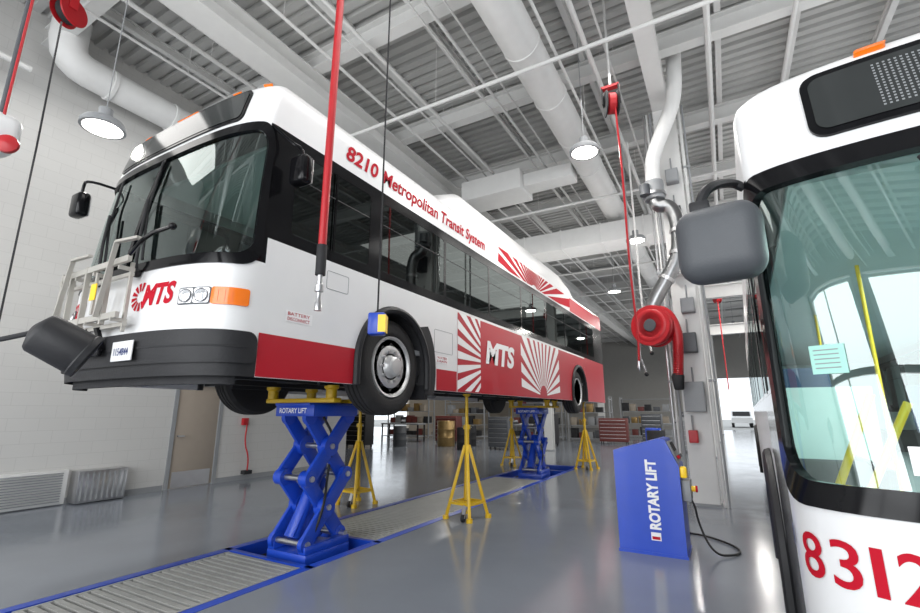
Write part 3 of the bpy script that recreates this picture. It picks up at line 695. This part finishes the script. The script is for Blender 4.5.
br=R1.make("bike_rack",E1,"folded angular aluminium bike rack")
m=MB(o1)
for x in (-0.2,0.02): m.beam((x,-0.03,0.55),(x,-0.10,0.74),0.05,0.03,BLACK)
m.b2((-0.25,-0.09,0.5),(0.07,-0.05,0.58),BLACK,0.01); m.make("rack_bracket",br,"black mounting bracket")
m=MB(o1); m.tube([(0.56,-0.18,1.27),(0.80,-0.20,1.38),(1.0,-0.12,1.44)],0.016,BLACK,sm=1); m.sph((1.0,-0.12,1.44),0.03,BLACK); m.make("wheel_clamp",br,"black spring clamp arm")
m=MB(o1); m.b2((-0.02,-0.175,0.96),(0.07,-0.168,1.10),YELB); m.b2((0.01,-0.168,0.84),(0.04,-0.15,1.2),RACKM); m.make("warning_sticker",br,"small yellow sticker")
# bus 2
E2,o2=build_bus((1.47,1.93,0.0),"white city bus parked on the floor with a large grey mirror",False)
for ch,x_,w_ in (("8",0.0,0.105),("3",0.135,0.092),("1",0.258,0.034),("2",0.325,0.092)):
    m=MB(o2); text_surf(m,ch,-SS+0.17+x_,0.915,0.15,REDTXT,bold=0.004 if ch=="1" else 0.008,width=w_); m.make("front_number",E2,"large red fleet number digit")
m=MB(o2); patch(m,-SW1+0.25,-SW1+0.37,1.64,1.75,-0.006,PAPER,back=None)
for i in range(5): patch(m,-SW1+0.265,-SW1+0.35,1.66+i*0.017,1.664+i*0.017,-0.004,GREYP,back=None)
m.make("windscreen_notice",E2,"pale green paper notice with lines of print")
m=MB(o2); patch(m,-0.98,-0.78,1.30,1.39,-0.005,WHTXT,back=None); m.make("windscreen_card",E2,"white card at the bottom of the windscreen")
m=MB(o2); patch(m,-SS+0.02,-SS+0.06,0.98,1.06,0.004,BLUET,back=None); m.make("blue_sticker",E2,"small blue access sticker")
E2.rotation_euler=(0,0,math.radians(-2.0))
area(1.6,6.5,2.58,0.6,8,150,name="bus_interior_fill",col=(0.92,1,1))  # unseen lamps added to brighten the cabin behind the windscreen, no fixture modelled
area(1.5,3.4,2.55,1.2,0.8,25,name="bus_interior_fill",col=(0.92,1,1))
# ---------------------------------------------------------------- scissor lift
def scissor(x,y,top,label):
    E=thing("scissor_lift",label,"scissor lift",(x,y,0),"in-floor scissor lifts")
    m=MB(); m.b2((x-0.30,y-0.33,-0.13),(x+0.30,y+0.33,0.03),BLUE,0.01)
    for sx in (-0.24,0.24): m.b2((x+sx-0.05,y-0.33,0.03),(x+sx+0.05,y+0.33,0.11),BLUE,0.008)
    m.make("base",E)
    H=top-0.16; h=(H-0.12)/2; wy=0.28
    for k in range(2):
        za=0.12+k*h; zb=za+h
        for sx in (-0.23,0.23):
            for d,off in ((1,0.0),(-1,0.06)):
                m=MB(); xx=x+sx+(off if sx<0 else -off)
                p0=V((xx,y-wy*d,za)); p1=V((xx,y+wy*d,zb))
                m.beam(p0,p1,0.165,0.045,BLUE,up=(1,0,0),bev=0.006)
                c=(p0+p1)/2
                for q,r in ((p0,0.085),(p1,0.085),(c,0.11)): m.cyl(q-V((0.03,0,0)),q+V((0.03,0,0)),r,BLUE,seg=18)
                m.make("scissor_arm",E)
        for yy,zz in ((y-wy,za),(y+wy,za),(y,za+h/2)):
            m=MB(); m.cyl((x-0.28,yy,zz),(x+0.28,yy,zz),0.032,STEEL,seg=12); m.make("pivot_pin",E)
    m=MB(); m.beam((x,y-0.25,0.15),(x,y+0.10,0.12+h*0.95),0.14,0.14,BLUE,up=(1,0,0)); m.cyl((x,y-0.25,0.15),(x,y+0.1,0.9),0.08,BLUE); m.cyl((x,y+0.1,0.9),(x,y+0.2,1.2),0.03,STEEL); m.make("hydraulic_cylinder",E)
    m=MB(); m.b2((x-0.31,y-0.36,top-0.15),(x+0.31,y+0.36,top-0.02),BLUE,0.01); m.b2((x-0.28,y-0.40,top-0.03),(x+0.28,y+0.40,top+0.0),BLUE,0.006); pl=m.make("lift_platform",E)
    m=MB(); text_flat(m,"ROTARY LIFT",(x-0.02,y-0.361,top-0.085),(1,0,0),(0,0,1),0.055,WHTXT,width=0.44); m.make("lettering",pl,"white lettering")
    for q in (-0.3,0.3):
        m=MB(); m.b2((x-0.5,y+q-0.06,top),(x+0.6,y+q+0.06,top+0.05),YEL,0.01)
        for xx in (-0.45,0.5): m.lathe([(0.05,0.06),(0.14,0.06),(0.16,0.08),(0.19,0.08)],(x+xx,y+q,top),(0,0,1),YEL,16)
        m.make("lift_adapter",pl,"yellow steel axle adapter")
    m=MB(); m.tube([(x+0.2,y-0.2,0.05),(x+0.30,y-0.1,0.5),(x+0.12,y+0.1,0.8),(x+0.25,y+0.05,1.2),(x+0.1,y,top-0.16)],0.015,RUB,sm=2); m.make("hydraulic_hose",E)
    return E
scissor(-4.30,4.14,1.60,"blue scissor lift raised under the bus front axle")
scissor(-4.35,11.5,1.60,"blue scissor lift raised under the bus rear axle")
# ---------------------------------------------------------------- jack stands
def jack(x,y,top):
    E=thing("jack_stand","tall yellow steel tripod safety stand under the bus body","jack stand",(x,y,0),"yellow tripod stands")
    m=MB(); m.cyl((x,y,0.25),(x,y,top-0.45),0.035,YEL); m.cyl((x,y,top-0.5),(x,y,top-0.04),0.024,YEL)
    m.cyl((x,y,top-0.52),(x,y,top-0.46),0.055,YEL); m.cyl((x-0.08,y,top-0.49),(x+0.08,y,top-0.49),0.01,STEEL,seg=8)
    m.make("column",E)
    m=MB(); m.lathe([(0,0.03),(0.02,0.06),(0.04,0.06)],(x,y,top-0.04),(0,0,1),YEL); m.make("saddle",E)
    for k in range(4):
        a=math.radians(35+90*k); d=V((math.cos(a),math.sin(a),0)); b=V((x,y,0))
        m=MB(); m.beam(b+d*0.30+V((0,0,0.045)),b+d*0.03+V((0,0,top-0.75)),0.045,0.045,YEL,up=(0,0,1),bev=0.006)
        m.cyl(b+d*0.31,b+d*0.31+V((0,0,0.05)),0.045,YEL); m.make("leg",E)
    m=MB()
    q=[V((x,y,0))+V((math.cos(math.radians(35+90*k)),math.sin(math.radians(35+90*k)),0))*0.255+V((0,0,0.22)) for k in range(4)]
    for k in range(4): m.beam(q[k],q[(k+1)%4],0.035,0.035,YEL)
    m.beam(q[0],q[2],0.03,0.03,YEL); m.beam(q[1],q[3],0.03,0.03,YEL)
    m.make("cross_brace",E)
    m=MB(); c=V((x,y,0.05))+V((0.08,-0.26,0))
    m.cyl(c-V((0.02,0,0)),c+V((0.02,0,0)),0.05,RUB); m.beam(c,c+V((0,0.06,0.17)),0.05,0.02,STEEL); m.make("caster",E)
    return E
J=jack(-3.45,6.33,1.765)
dup(J,(-2.1,0,0)); dup(J,(-2.1,6.6,0)); dup(J,(-0.0,6.75,0))
# ---------------------------------------------------------------- console
def console(x0,x1,y,label):
    E=thing("lift_control_console",label,"control console",((x0+x1)/2,y+0.25,0))
    pf=[(x0,0.02),(x1,0.02),(x1,0.92),(x1-0.12,1.20),(x1-0.18,1.21),(x0,1.07)]
    m=MB(); m.prism(pf,(0,y+0.5,0),(1,0,0),(0,0,1),0.5,BLUE)
    m.b2((x0-0.01,y-0.01,0),(x1+0.01,y+0.51,0.03),BLUE)
    b=m.make("cabinet",E)
    m=MB(); text_flat(m,"ROTARY LIFT",((x0+x1)/2+0.05,y-0.002,0.62),(0,0,1),(-1,0,0),0.105,WHTXT,width=0.72,bold=0.045); m.make("lettering",b,"white vertical lettering")
    m=MB(); cx=(x0+x1)/2+0.05; m.b2((cx-0.05,y-0.004,0.15),(cx+0.05,y-0.001,0.23),WHTXT); m.b2((cx-0.04,y-0.007,0.16),(cx+0.04,y-0.003,0.19),REDTXT); m.make("emblem",b,"small red and white emblem")
    sl=math.atan2(0.12,0.28); R=Matrix.Rotation(-sl,3,'Y')
    m=MB(); cc=V((x1-0.055,y+0.25,1.065)); m.box(cc,(0.02,0.42,0.24),GREYP,rot=R,bev=0.006)
    m.box(cc+R@V((0.012,0.0,0.05)),(0.012,0.24,0.10),DARK,rot=R)
    for k in range(4):
        q=cc+R@V((0.01,-0.12+0.08*k,-0.07)); m.cyl(q,q+R@V((0.03,0,0)),0.02,REDTXT if k==0 else DGREY,seg=12)
    m.make("control_panel",E,"grey slanted control panel with screen and buttons")
    m=MB(); m.b2((x1,y+0.06,0.56),(x1+0.09,y+0.3,0.78),GREYP,0.015); m.cyl((x1+0.09,y+0.18,0.68),(x1+0.13,y+0.18,0.68),0.03,YELB); m.cyl((x1+0.13,y+0.18,0.68),(x1+0.15,y+0.18,0.68),0.035,REDTXT); m.make("emergency_stop",E,"grey box with red and yellow stop button")
    m=MB(); m.b2((x1+0.0,y+0.02,0.80),(x1+0.07,y+0.10,0.92),YELB,0.02); m.make("pendant_remote",E,"small yellow hand remote")
    m=MB(); m.tube([(x1,y+0.25,0.6),(x1+0.10,y+0.2,0.55),(x1+0.12,y+0.25,0.3),(x1+0.24,y+0.2,0.03),(x1+0.44,y+0.35,0.015),(x1+0.50,y+0.6,0.015),(x1+0.35,y+0.9,0.015),(x1+0.0,y+1.2,0.015),(x1-0.5,y+1.1,0.015),(x1-0.95,y+1.2,0.015),(x1-0.8,y+1.5,0.015)],0.012,RUB,sm=3)
    m.make("power_cable",E,"black cable looping across the floor")
    return E
console(-1.2,-0.52,5.75,"blue sheet steel lift control console with sloping top")
# ---------------------------------------------------------------- column and exhaust gear
GB=ZC-0.56-0.45
def hcol(x,y,label,group=None,w=0.16):
    m=MB()
    m.b2((x-w,y-0.16,0),(x+w,y-0.12,GB),BEAMW); m.b2((x-w,y+0.12,0),(x+w,y+0.16,GB),BEAMW); m.b2((x-0.02,y-0.14,0),(x+0.02,y+0.14,GB),BEAMW); m.b2((x-w-0.02,y-0.18,0),(x+w+0.02,y+0.18,0.04),GREYP)
    m.make("steel_column",label=label,cat="column",group=group)
cx,cy=-0.45,9.15
hcol(cx,cy,"white steel H column rising to the ceiling girder",w=0.2)
for i,(dx,r,mt) in enumerate(((-0.26,0.025,GREYP),(-0.32,0.018,BEAMW),(0.26,0.03,BEAMW),(0.325,0.018,GREYP),(-0.38,0.02,STEEL))):
    m=MB(); m.cyl((cx+dx,cy-0.12,0.0),(cx+dx,cy-0.12,GB),r,mt,seg=10)
    for z in (2,4,6): m.b2((cx+dx-0.03,cy-0.155,z),(cx+dx+0.03,cy-0.085,z+0.04),GREYP)
    m.make("conduit",label="vertical pipe strapped beside the steel column",cat="pipe",group="column conduits")
for (dx,z,w_,h_,mt,lb) in ((0.0,1.5,0.32,0.5,GREYP,"grey electrical box on the column"),(0.0,2.50,0.26,0.34,DGREY,"dark grey control box on the column"),(-0.08,1.0,0.14,0.2,REDH,"red valve box on the column"),(0.05,3.2,0.22,0.26,GREYP,"small grey junction box on the column"),(-0.05,3.9,0.22,0.3,BEAMW,"white box on the column"),(0.02,4.8,0.2,0.4,DGREY,"dark grey control box on the column"),(0.03,5.7,0.22,0.26,GREYP,"small grey junction box on the column")):
    m=MB(); m.b2((cx+dx-w_/2,cy-0.34,z),(cx+dx+w_/2,cy-0.16,z+h_),mt,0.01); m.b2((cx+dx-w_/2+0.02,cy-0.35,z+0.02),(cx+dx+w_/2-0.02,cy-0.34,z+h_-0.02),mt); m.cyl((cx+dx,cy-0.25,z+h_),(cx+dx,cy-0.25,z+h_+0.25),0.014,GREYP,seg=8)
    m.make("electrical_box",label=lb,cat="electrical box")
for (x,y0_,z0_,z1_,mt) in ((-1.25,9.6,2.6,7.2,BEAMW),(-1.38,9.6,2.2,7.2,GREYP)):
    m=MB(); m.tube([(x,y0_,z1_),(x,y0_,z0_+0.4),(x+0.1,y0_-0.05,z0_+0.1),(x+0.12,y0_-0.1,z0_)],0.02,mt,seg=8,sm=1); m.sph((x+0.12,y0_-0.1,z0_),0.04,DARK); m.make("drop_line",label="thin service drop line hanging beside the column",cat="service line",group="service drop lines by the column")
ex=thing("exhaust_extractor","vehicle exhaust extractor with metal elbows and a red hose reel","exhaust extractor",(-0.6,8.5,2.0))
m=MB(); m.tube([(-0.15,8.5,8.1),(-0.2,8.5,7.3),(-0.32,8.5,6.9),(-0.66,8.5,6.2),(-0.72,8.5,5.9),(-0.72,8.5,5.55)],0.13,DUCTW,seg=18,sm=2); m.make("upper_pipe",ex,"white insulated pipe")
m=MB(); m.cyl((-0.72,8.5,5.25),(-0.72,8.5,5.6),0.17,GREYP); m.cyl((-0.72,8.5,5.32),(-0.72,8.5,5.37),0.2,STEEL); m.cyl((-0.86,8.32,5.3),(-0.86,8.32,5.5),0.09,DGREY); m.make("damper_box",ex)
m=MB(); m.tube([(-0.72,8.5,5.25),(-0.68,8.5,5.12),(-0.5,8.5,5.1),(-0.40,8.5,4.85),(-0.40,8.5,4.35),(-0.50,8.5,4.0),(-0.86,8.5,3.45),(-0.98,8.5,3.2)],0.122,GALV,seg=20,sm=3)
for c_,d_ in (((-0.40,8.5,4.6),(0,0,1)),((-0.44,8.5,4.2),(0.1,0,1)),((-0.66,8.5,3.76),(-0.55,0,-0.83))): m.lathe([(-0.03,0.123),(-0.03,0.142),(0.03,0.142),(0.03,0.123)],c_,d_,STEEL,20)
m.make("metal_pipe",ex,"bare galvanised curved pipe")
m=MB(); c=V((-0.93,8.42,2.93)); ax=V((0.35,1,0)).normalized(); m.lathe([(-0.15,0.1),(-0.15,0.34),(-0.13,0.35),(-0.12,0.27),(0.10,0.27),(0.11,0.35),(0.14,0.34),(0.14,0.1)],c,ax,REDH,36)
m.lathe([(-0.06,0.275),(-0.03,0.33),(0.03,0.33),(0.05,0.275)],c,ax,REDH,36); m.lathe([(-0.165,0.0),(-0.165,0.10),(-0.15,0.11)],c,ax,DGREY,24); m.lathe([(-0.151,0.20),(-0.162,0.22),(-0.162,0.26),(-0.151,0.28)],c,ax,REDH,36)
m.make("hose_drum",ex,"red drum")
m=MB()
m.tube([(-0.95,8.4,3.22),(-0.70,8.42,3.18),(-0.57,8.42,2.85),(-0.59,8.45,2.5),(-0.63,8.45,2.1)],0.078,REDH,seg=16,sm=2)
for k in range(26):
    t=k/25; m.lathe([(-0.008,0.078),(0,0.084),(0.008,0.078)],(-0.578-0.052*t,8.44,2.8-0.7*t),(0,0,1),REDH,16)
m.make("flexible_hose",ex,"red flexible hose")
m=MB(); m.lathe([(0,0.08),(0.05,0.10),(0.25,0.075),(0.27,0.06)],(-0.64,8.45,2.12),(0,0,-1),DARK); m.make("nozzle",ex,"black rubber nozzle")
def reel(x,y,z,label,mt,mt2):
    E=thing("hose_reel",label,"hose reel",(x,y,z))
    m=MB(); m.lathe([(-0.10,0.05),(-0.10,0.2),(-0.085,0.21),(-0.08,0.13),(0.08,0.13),(0.085,0.21),(0.10,0.2),(0.10,0.05)],(x,y,z),(1,0.4,0),mt,28); m.make("reel_drum",E)
    m=MB(); m.lathe([(-0.07,0.14),(-0.05,0.165),(0.05,0.165),(0.07,0.14)],(x,y,z),(1,0.4,0),mt2,24); m.make("coiled_hose",E)
    m=MB(); m.b2((x-0.14,y-0.05,z),(x-0.12,y+0.05,z+0.3),mt); m.b2((x+0.12,y-0.05,z),(x+0.14,y+0.05,z+0.3),mt); m.b2((x-0.14,y-0.05,z+0.28),(x+0.14,y+0.05,z+0.32),mt2); m.cyl((x,y,z+0.3),(x,y,ZC+0.05),0.02,BEAMW); m.make("reel_bracket",E)
    return E
e=reel(-1.08,6.9,6.35,"black hose reel with red bracket hung from the ceiling",DARK,REDH)
m=MB(); m.tube([(-1.02,6.85,6.2),(-1.0,6.88,5),(-1.02,6.9,3.6),(-0.98,6.9,2.5),(-1.0,6.9,2.2)],0.016,REDH,sm=2); m.lathe([(0,0.02),(0.1,0.03),(0.14,0.012)],(-1.0,6.9,2.2),(0,0,-1),STEEL); m.make("air_line",e,"red air line with steel end")
e=reel(-7.75,2.1,7.2,"red hose reel hung high above the bay",REDH,DARK)
m=MB(); m.tube([(-7.77,2.05,7.0),(-7.75,2.08,5),(-7.75,2.1,2.2)],0.012,DARK); m.make("hose",e,"thin black hose")
e=reel(-8.3,6.2,7.3,"black hose reel hung beside the wall duct",DARK,DARK)
for (x,y,z,mt) in ((-0.90,15.2,6.0,REDH),(-1.0,18.6,6.0,DARK),(-0.90,22.6,6.0,REDH),(0.15,20.0,5.8,REDH)):
    e=reel(x,y,z,"red hose reel hung from the ceiling" if mt==REDH else "black hose reel hung from the ceiling",mt,REDH)
    m=MB(); m.tube([(x,y,z-0.1),(x,y,2.3)],0.02,mt); m.make("hose",e)
E=thing("hanging_air_hose","thick red hose hanging from above with a steel coupling","hose",(-2.8,2.6,2.3))
m=MB(); hx,hy=-2.80,2.62
m.tube([(hx+0.04,hy,ZC+0.05),(hx+0.03,hy,6.5),(hx+0.01,hy,5.0),(hx,hy,3.2),(hx,hy,2.8)],0.034,REDH,seg=12,sm=1); m.make("hose",E)
m=MB(); m.cyl((hx,hy,2.86),(hx,hy,2.60),0.042,DARK); m.make("collar",E,"black rubber collar")
m=MB(); m.lathe([(0,0.022),(0.08,0.022),(0.09,0.035),(0.14,0.035),(0.15,0.022),(0.22,0.02),(0.24,0.03),(0.3,0.03)],(hx,hy,2.60),(0,0,-1),STEEL); m.make("coupling",E,"bright steel coupling")
E=thing("crane_pendant","blue and yellow hoist pendant box hanging on a thin cable","pendant control",(-2.9,3.49,2.33))
m=MB(); m.cyl((-2.9,3.49,ZC+0.05),(-2.9,3.49,2.42),0.009,DARK,seg=8); m.make("cable",E)
R=Matrix.Rotation(0.5,3,'Z')
m=MB(); m.box((-2.9,3.49,2.34),(0.17,0.12,0.22),BLUE,rot=R,bev=0.02); m.make("pendant_box",E)
m=MB(); m.box(V((-2.9,3.49,2.34))+R@V((0.055,-0.003,0)),(0.075,0.124,0.17),YELB,rot=R); m.make("label_plate",E,"yellow label plate")
# ---- near gear
E=thing("inspection_lamp","black cylindrical work lamp on a jointed arm","lamp",(-2.75,0.5,0))
m=MB(); m.lathe([(0,0.25),(0.03,0.25),(0.05,0.04)],(-2.75,0.5,0),(0,0,1),DARK); m.cyl((-2.75,0.5,0.03),(-2.75,0.5,1.85),0.02,DARK); m.make("stand_pole",E)
m=MB(); m.tube([(-2.75,0.5,1.74),(-2.35,0.6,1.745),(-2.24,0.66,1.77),(-2.185,0.69,1.785)],0.010,DARK,sm=1); m.make("arm",E)
m=MB(); ax=V((0.085,0.20,-0.12)).normalized(); c=V((-2.18,0.70,1.79))
m.lathe([(-0.02,0.02),(0.0,0.07),(0.012,0.078),(0.155,0.083),(0.16,0.087),(0.18,0.087),(0.177,0.078),(0.13,0.074)],c,ax,RUB,36); m.make("lamp_shade",E)
m=MB(); m.lathe([(0.0,0.0),(0.004,0.03),(0.0,0.074)],c+ax*0.16,ax,LENSP,32); m.make("lamp_lens",E)
E=thing("overhead_reel","white overhead reel housing with a red cap hung on a pole","hose reel",(-4.6,1.0,3.5))
m=MB(); m.box((-4.66,1.0,3.58),(0.30,0.26,0.30),WHITE,bev=0.08,seg=3); m.make("housing",E)
m=MB(); m.lathe([(0,0.07),(0.03,0.07),(0.045,0.04),(0.05,0)],(-4.50,1.05,3.46),(0.8,-0.6,0),REDH,24); m.make("cap",E,"red round cap")
m=MB(); m.cyl((-4.6,1.0,3.68),(-4.6,1.0,ZC+0.05),0.022,DGREY); m.make("support_pole",E)
m=MB(); m.cyl((-4.54,1.0,3.68),(-4.54,1.0,ZC+0.05),0.010,REDH); m.make("hose",E,"thin red hose")
# ---------------------------------------------------------------- background shop equipment
def cabinet(x,y,w,d,h,mt,label,drawers=6):
    E=thing("tool_cabinet",label,"tool cabinet",(x,y,0))
    m=MB(); m.b2((x-w/2,y-d/2,0.1),(x+w/2,y+d/2,h),mt,0.01); m.make("body",E)
    for i in range(drawers):
        z=0.14+(h-0.2)*i/drawers; m=MB(); m.b2((x-w/2+0.02,y-d/2-0.015,z),(x+w/2-0.02,y-d/2,z+(h-0.2)/drawers-0.02),mt,0.004); m.b2((x-w/2+0.05,y-d/2-0.03,z+(h-0.2)/drawers-0.05),(x+w/2-0.05,y-d/2-0.015,z+(h-0.2)/drawers-0.035),STEEL); m.make("drawer",E)
    for sx in (-1,1):
        for sy_ in (-1,1):
            m=MB(); m.cyl((x+sx*(w/2-0.07)-0.02,y+sy_*(d/2-0.07),0.05),(x+sx*(w/2-0.07)+0.02,y+sy_*(d/2-0.07),0.05),0.05,RUB); m.make("caster",E)
def shelf(x,y,w,h,label):
    E=thing("storage_rack",label,"storage rack",(x,y,0)); d=0.6
    for sx in (-1,1):
        for q in (-1,1):
            m=MB(); m.b2((x+sx*w/2-0.03,y+q*d/2-0.03,0),(x+sx*w/2+0.03,y+q*d/2+0.03,h),GREYP); m.make("upright",E)
    for i in range(4):
        z=0.15+(h-0.3)*i/3; m=MB(); m.b2((x-w/2,y-d/2,z-0.03),(x+w/2,y+d/2,z),GREYP); m.make("shelf",E)
    cols=[TAN,MUTE,GREYP,DARK,DGREY,BRASS]
    for i in range(3):
        z=0.15+(h-0.3)*i/3; xx=x-w/2+0.25
        while xx<x+w/2-0.2:
            hh=random.uniform(0.2,0.5); mt=random.choice(cols)
            m=MB(); m.b2((xx-0.17,y-0.2,z+0.001),(xx+0.17,y+0.2,z+hh),mt,0.01); m.b2((xx-0.175,y-0.205,z+hh-0.05),(xx+0.175,y+0.205,z+hh-0.02),mt)
            m.make("storage_bin",label="small storage bin standing on the steel rack",cat="bin",group="bins on the storage racks"); xx+=random.uniform(0.38,0.5)
def drum(x,y,mt,label,r=0.29,h=0.88):
    m=MB(); m.lathe([(0,r*0.97),(0.02,r),(h/3-0.02,r),(h/3,r+0.012),(h/3+0.02,r),(2*h/3-0.02,r),(2*h/3,r+0.012),(2*h/3+0.02,r),(h-0.02,r),(h,r*0.97),(h-0.015,r*0.94),(h-0.015,0.0)],(x,y,0),(0,0,1),mt,28); m.cyl((x+0.15,y,h-0.02),(x+0.15,y,h+0.01),0.03,STEEL); m.make("oil_drum",label=label,cat="drum")
def bench(x,y,w,label):
    E=thing("workbench",label,"workbench",(x,y,0))
    m=MB(); m.b2((x-w/2,y-0.35,0.85),(x+w/2,y+0.35,0.92),GREYP,0.006); m.make("bench_top",E)
    for sx in (-1,1):
        for q in (-1,1):
            m=MB(); m.b2((x+sx*(w/2-0.06)-0.03,y+q*0.3-0.03,0),(x+sx*(w/2-0.06)+0.03,y+q*0.3+0.03,0.85),DARK); m.make("leg",E)
    m=MB(); m.b2((x-w/2+0.05,y-0.3,0.25),(x+w/2-0.05,y+0.3,0.28),GREYP); m.make("lower_shelf",E)
    m=MB(); m.b2((x-0.1,y-0.1,0.92),(x+0.1,y+0.12,1.0),DARK); m.b2((x-0.05,y-0.2,1.0),(x+0.05,y+0.14,1.1),GREYP,0.01); m.cyl((x,y-0.2,1.03),(x,y-0.34,1.03),0.012,STEEL); m.make("vise",E)
shelf(-17,24,3,2.4,"grey steel storage rack with bins against the far wall"); shelf(-13.4,24.6,2.6,2.2,"grey steel storage rack with assorted bins"); shelf(-9.5,26,3.0,2.3,"grey steel storage rack with assorted bins"); shelf(-6.4,25.5,2.2,2.3,"grey steel storage rack with assorted bins")
bench(-15,20.5,2.4,"steel workbench with a vise"); cabinet(-12.2,20.5,1.2,0.6,1.3,MUTE,"dark red rolling tool cabinet with drawers"); cabinet(-18,18.5,1.2,0.6,1.2,DARK,"black rolling tool cabinet with drawers")
drum(-11.2,18.6,BRASS,"brass coloured oil drum on the shop floor",0.4,1.1); drum(-10.3,19.2,DARK,"black oil drum on the shop floor"); drum(-12.9,17.4,DGREY,"dark grey oil drum on the shop floor"); bench(-9.2,22,2.2,"steel workbench with a vise")
drum(-9.5,17.2,DARK,"black oil drum on the shop floor"); cabinet(-8.3,18.2,0.9,0.6,1.3,DGREY,"dark grey rolling tool cabinet with drawers"); cabinet(-14.2,16.2,1.1,0.6,1.4,DARK,"black rolling tool cabinet with drawers")
cabinet(-7.3,21,1.0,0.6,1.4,DARK,"black rolling tool cabinet with drawers"); cabinet(-4.9,24,1.3,0.6,1.2,MUTE,"dark red rolling tool cabinet with drawers"); cabinet(-3.2,24.5,0.9,0.6,1.4,DGREY,"dark grey rolling tool cabinet with drawers")
bench(-2.4,27,2.0,"steel workbench with a vise"); drum(-2.6,20,BLUE,"blue oil drum on the shop floor"); drum(-2.2,17.5,DARK,"black oil drum on the shop floor"); shelf(-4.2,30,2.8,2.4,"grey steel storage rack with bins")
cabinet(-1.3,20,0.7,0.55,1.3,GREYP,"grey rolling tool cabinet with drawers"); cabinet(-1.4,24,0.9,0.55,1.5,DGREY,"dark grey rolling tool cabinet with drawers")
for (x,y) in ((-0.5,18.5),(-0.5,27.8),(-0.5,37),(-6.3,27.8),(-6.3,18.5)):
    hcol(x,y,"white steel H column further along the bay","distant steel columns")
E=thing("parked_car","silver pickup truck parked outside the open bay door","car",(1.2,56,0))
m=MB(); pr=[(-2.4,0.45),(-2.35,0.95),(-1.3,1.05),(-0.7,1.6),(0.7,1.62),(0.85,1.05),(2.4,1.05),(2.45,0.45)]
m.prism(pr,(0.3,56,0),(0,1,0),(0,0,1),1.8,PLATE); m.make("car_body",E)
for sx in (0.32,1.9):
    for q in (-1.5,1.5):
        m=MB(); m.cyl((sx-0.02,56+q,0.36),(sx+0.2,56+q,0.36),0.36,TYRE,seg=24); m.make("wheel",E)
m=MB(); m.beam((1.2,54.72,1.12),(1.2,55.2,1.52),1.5,0.03,BLACK); m.make("car_window",E)
# ---------------------------------------------------------------- camera
cd=bpy.data.cameras.new("camera"); cam=bpy.data.objects.new("camera",cd); COL.objects.link(cam)
cd.sensor_width=36; cd.lens=462/920*36; cd.clip_start=0.05; cd.clip_end=300
cam.location=(0,0,1.5); cam.rotation_euler=(math.radians(90+12.85),0,math.radians(29.4)); SC.camera=cam
SC.view_settings.view_transform='Standard'; SC.view_settings.exposure=0.2
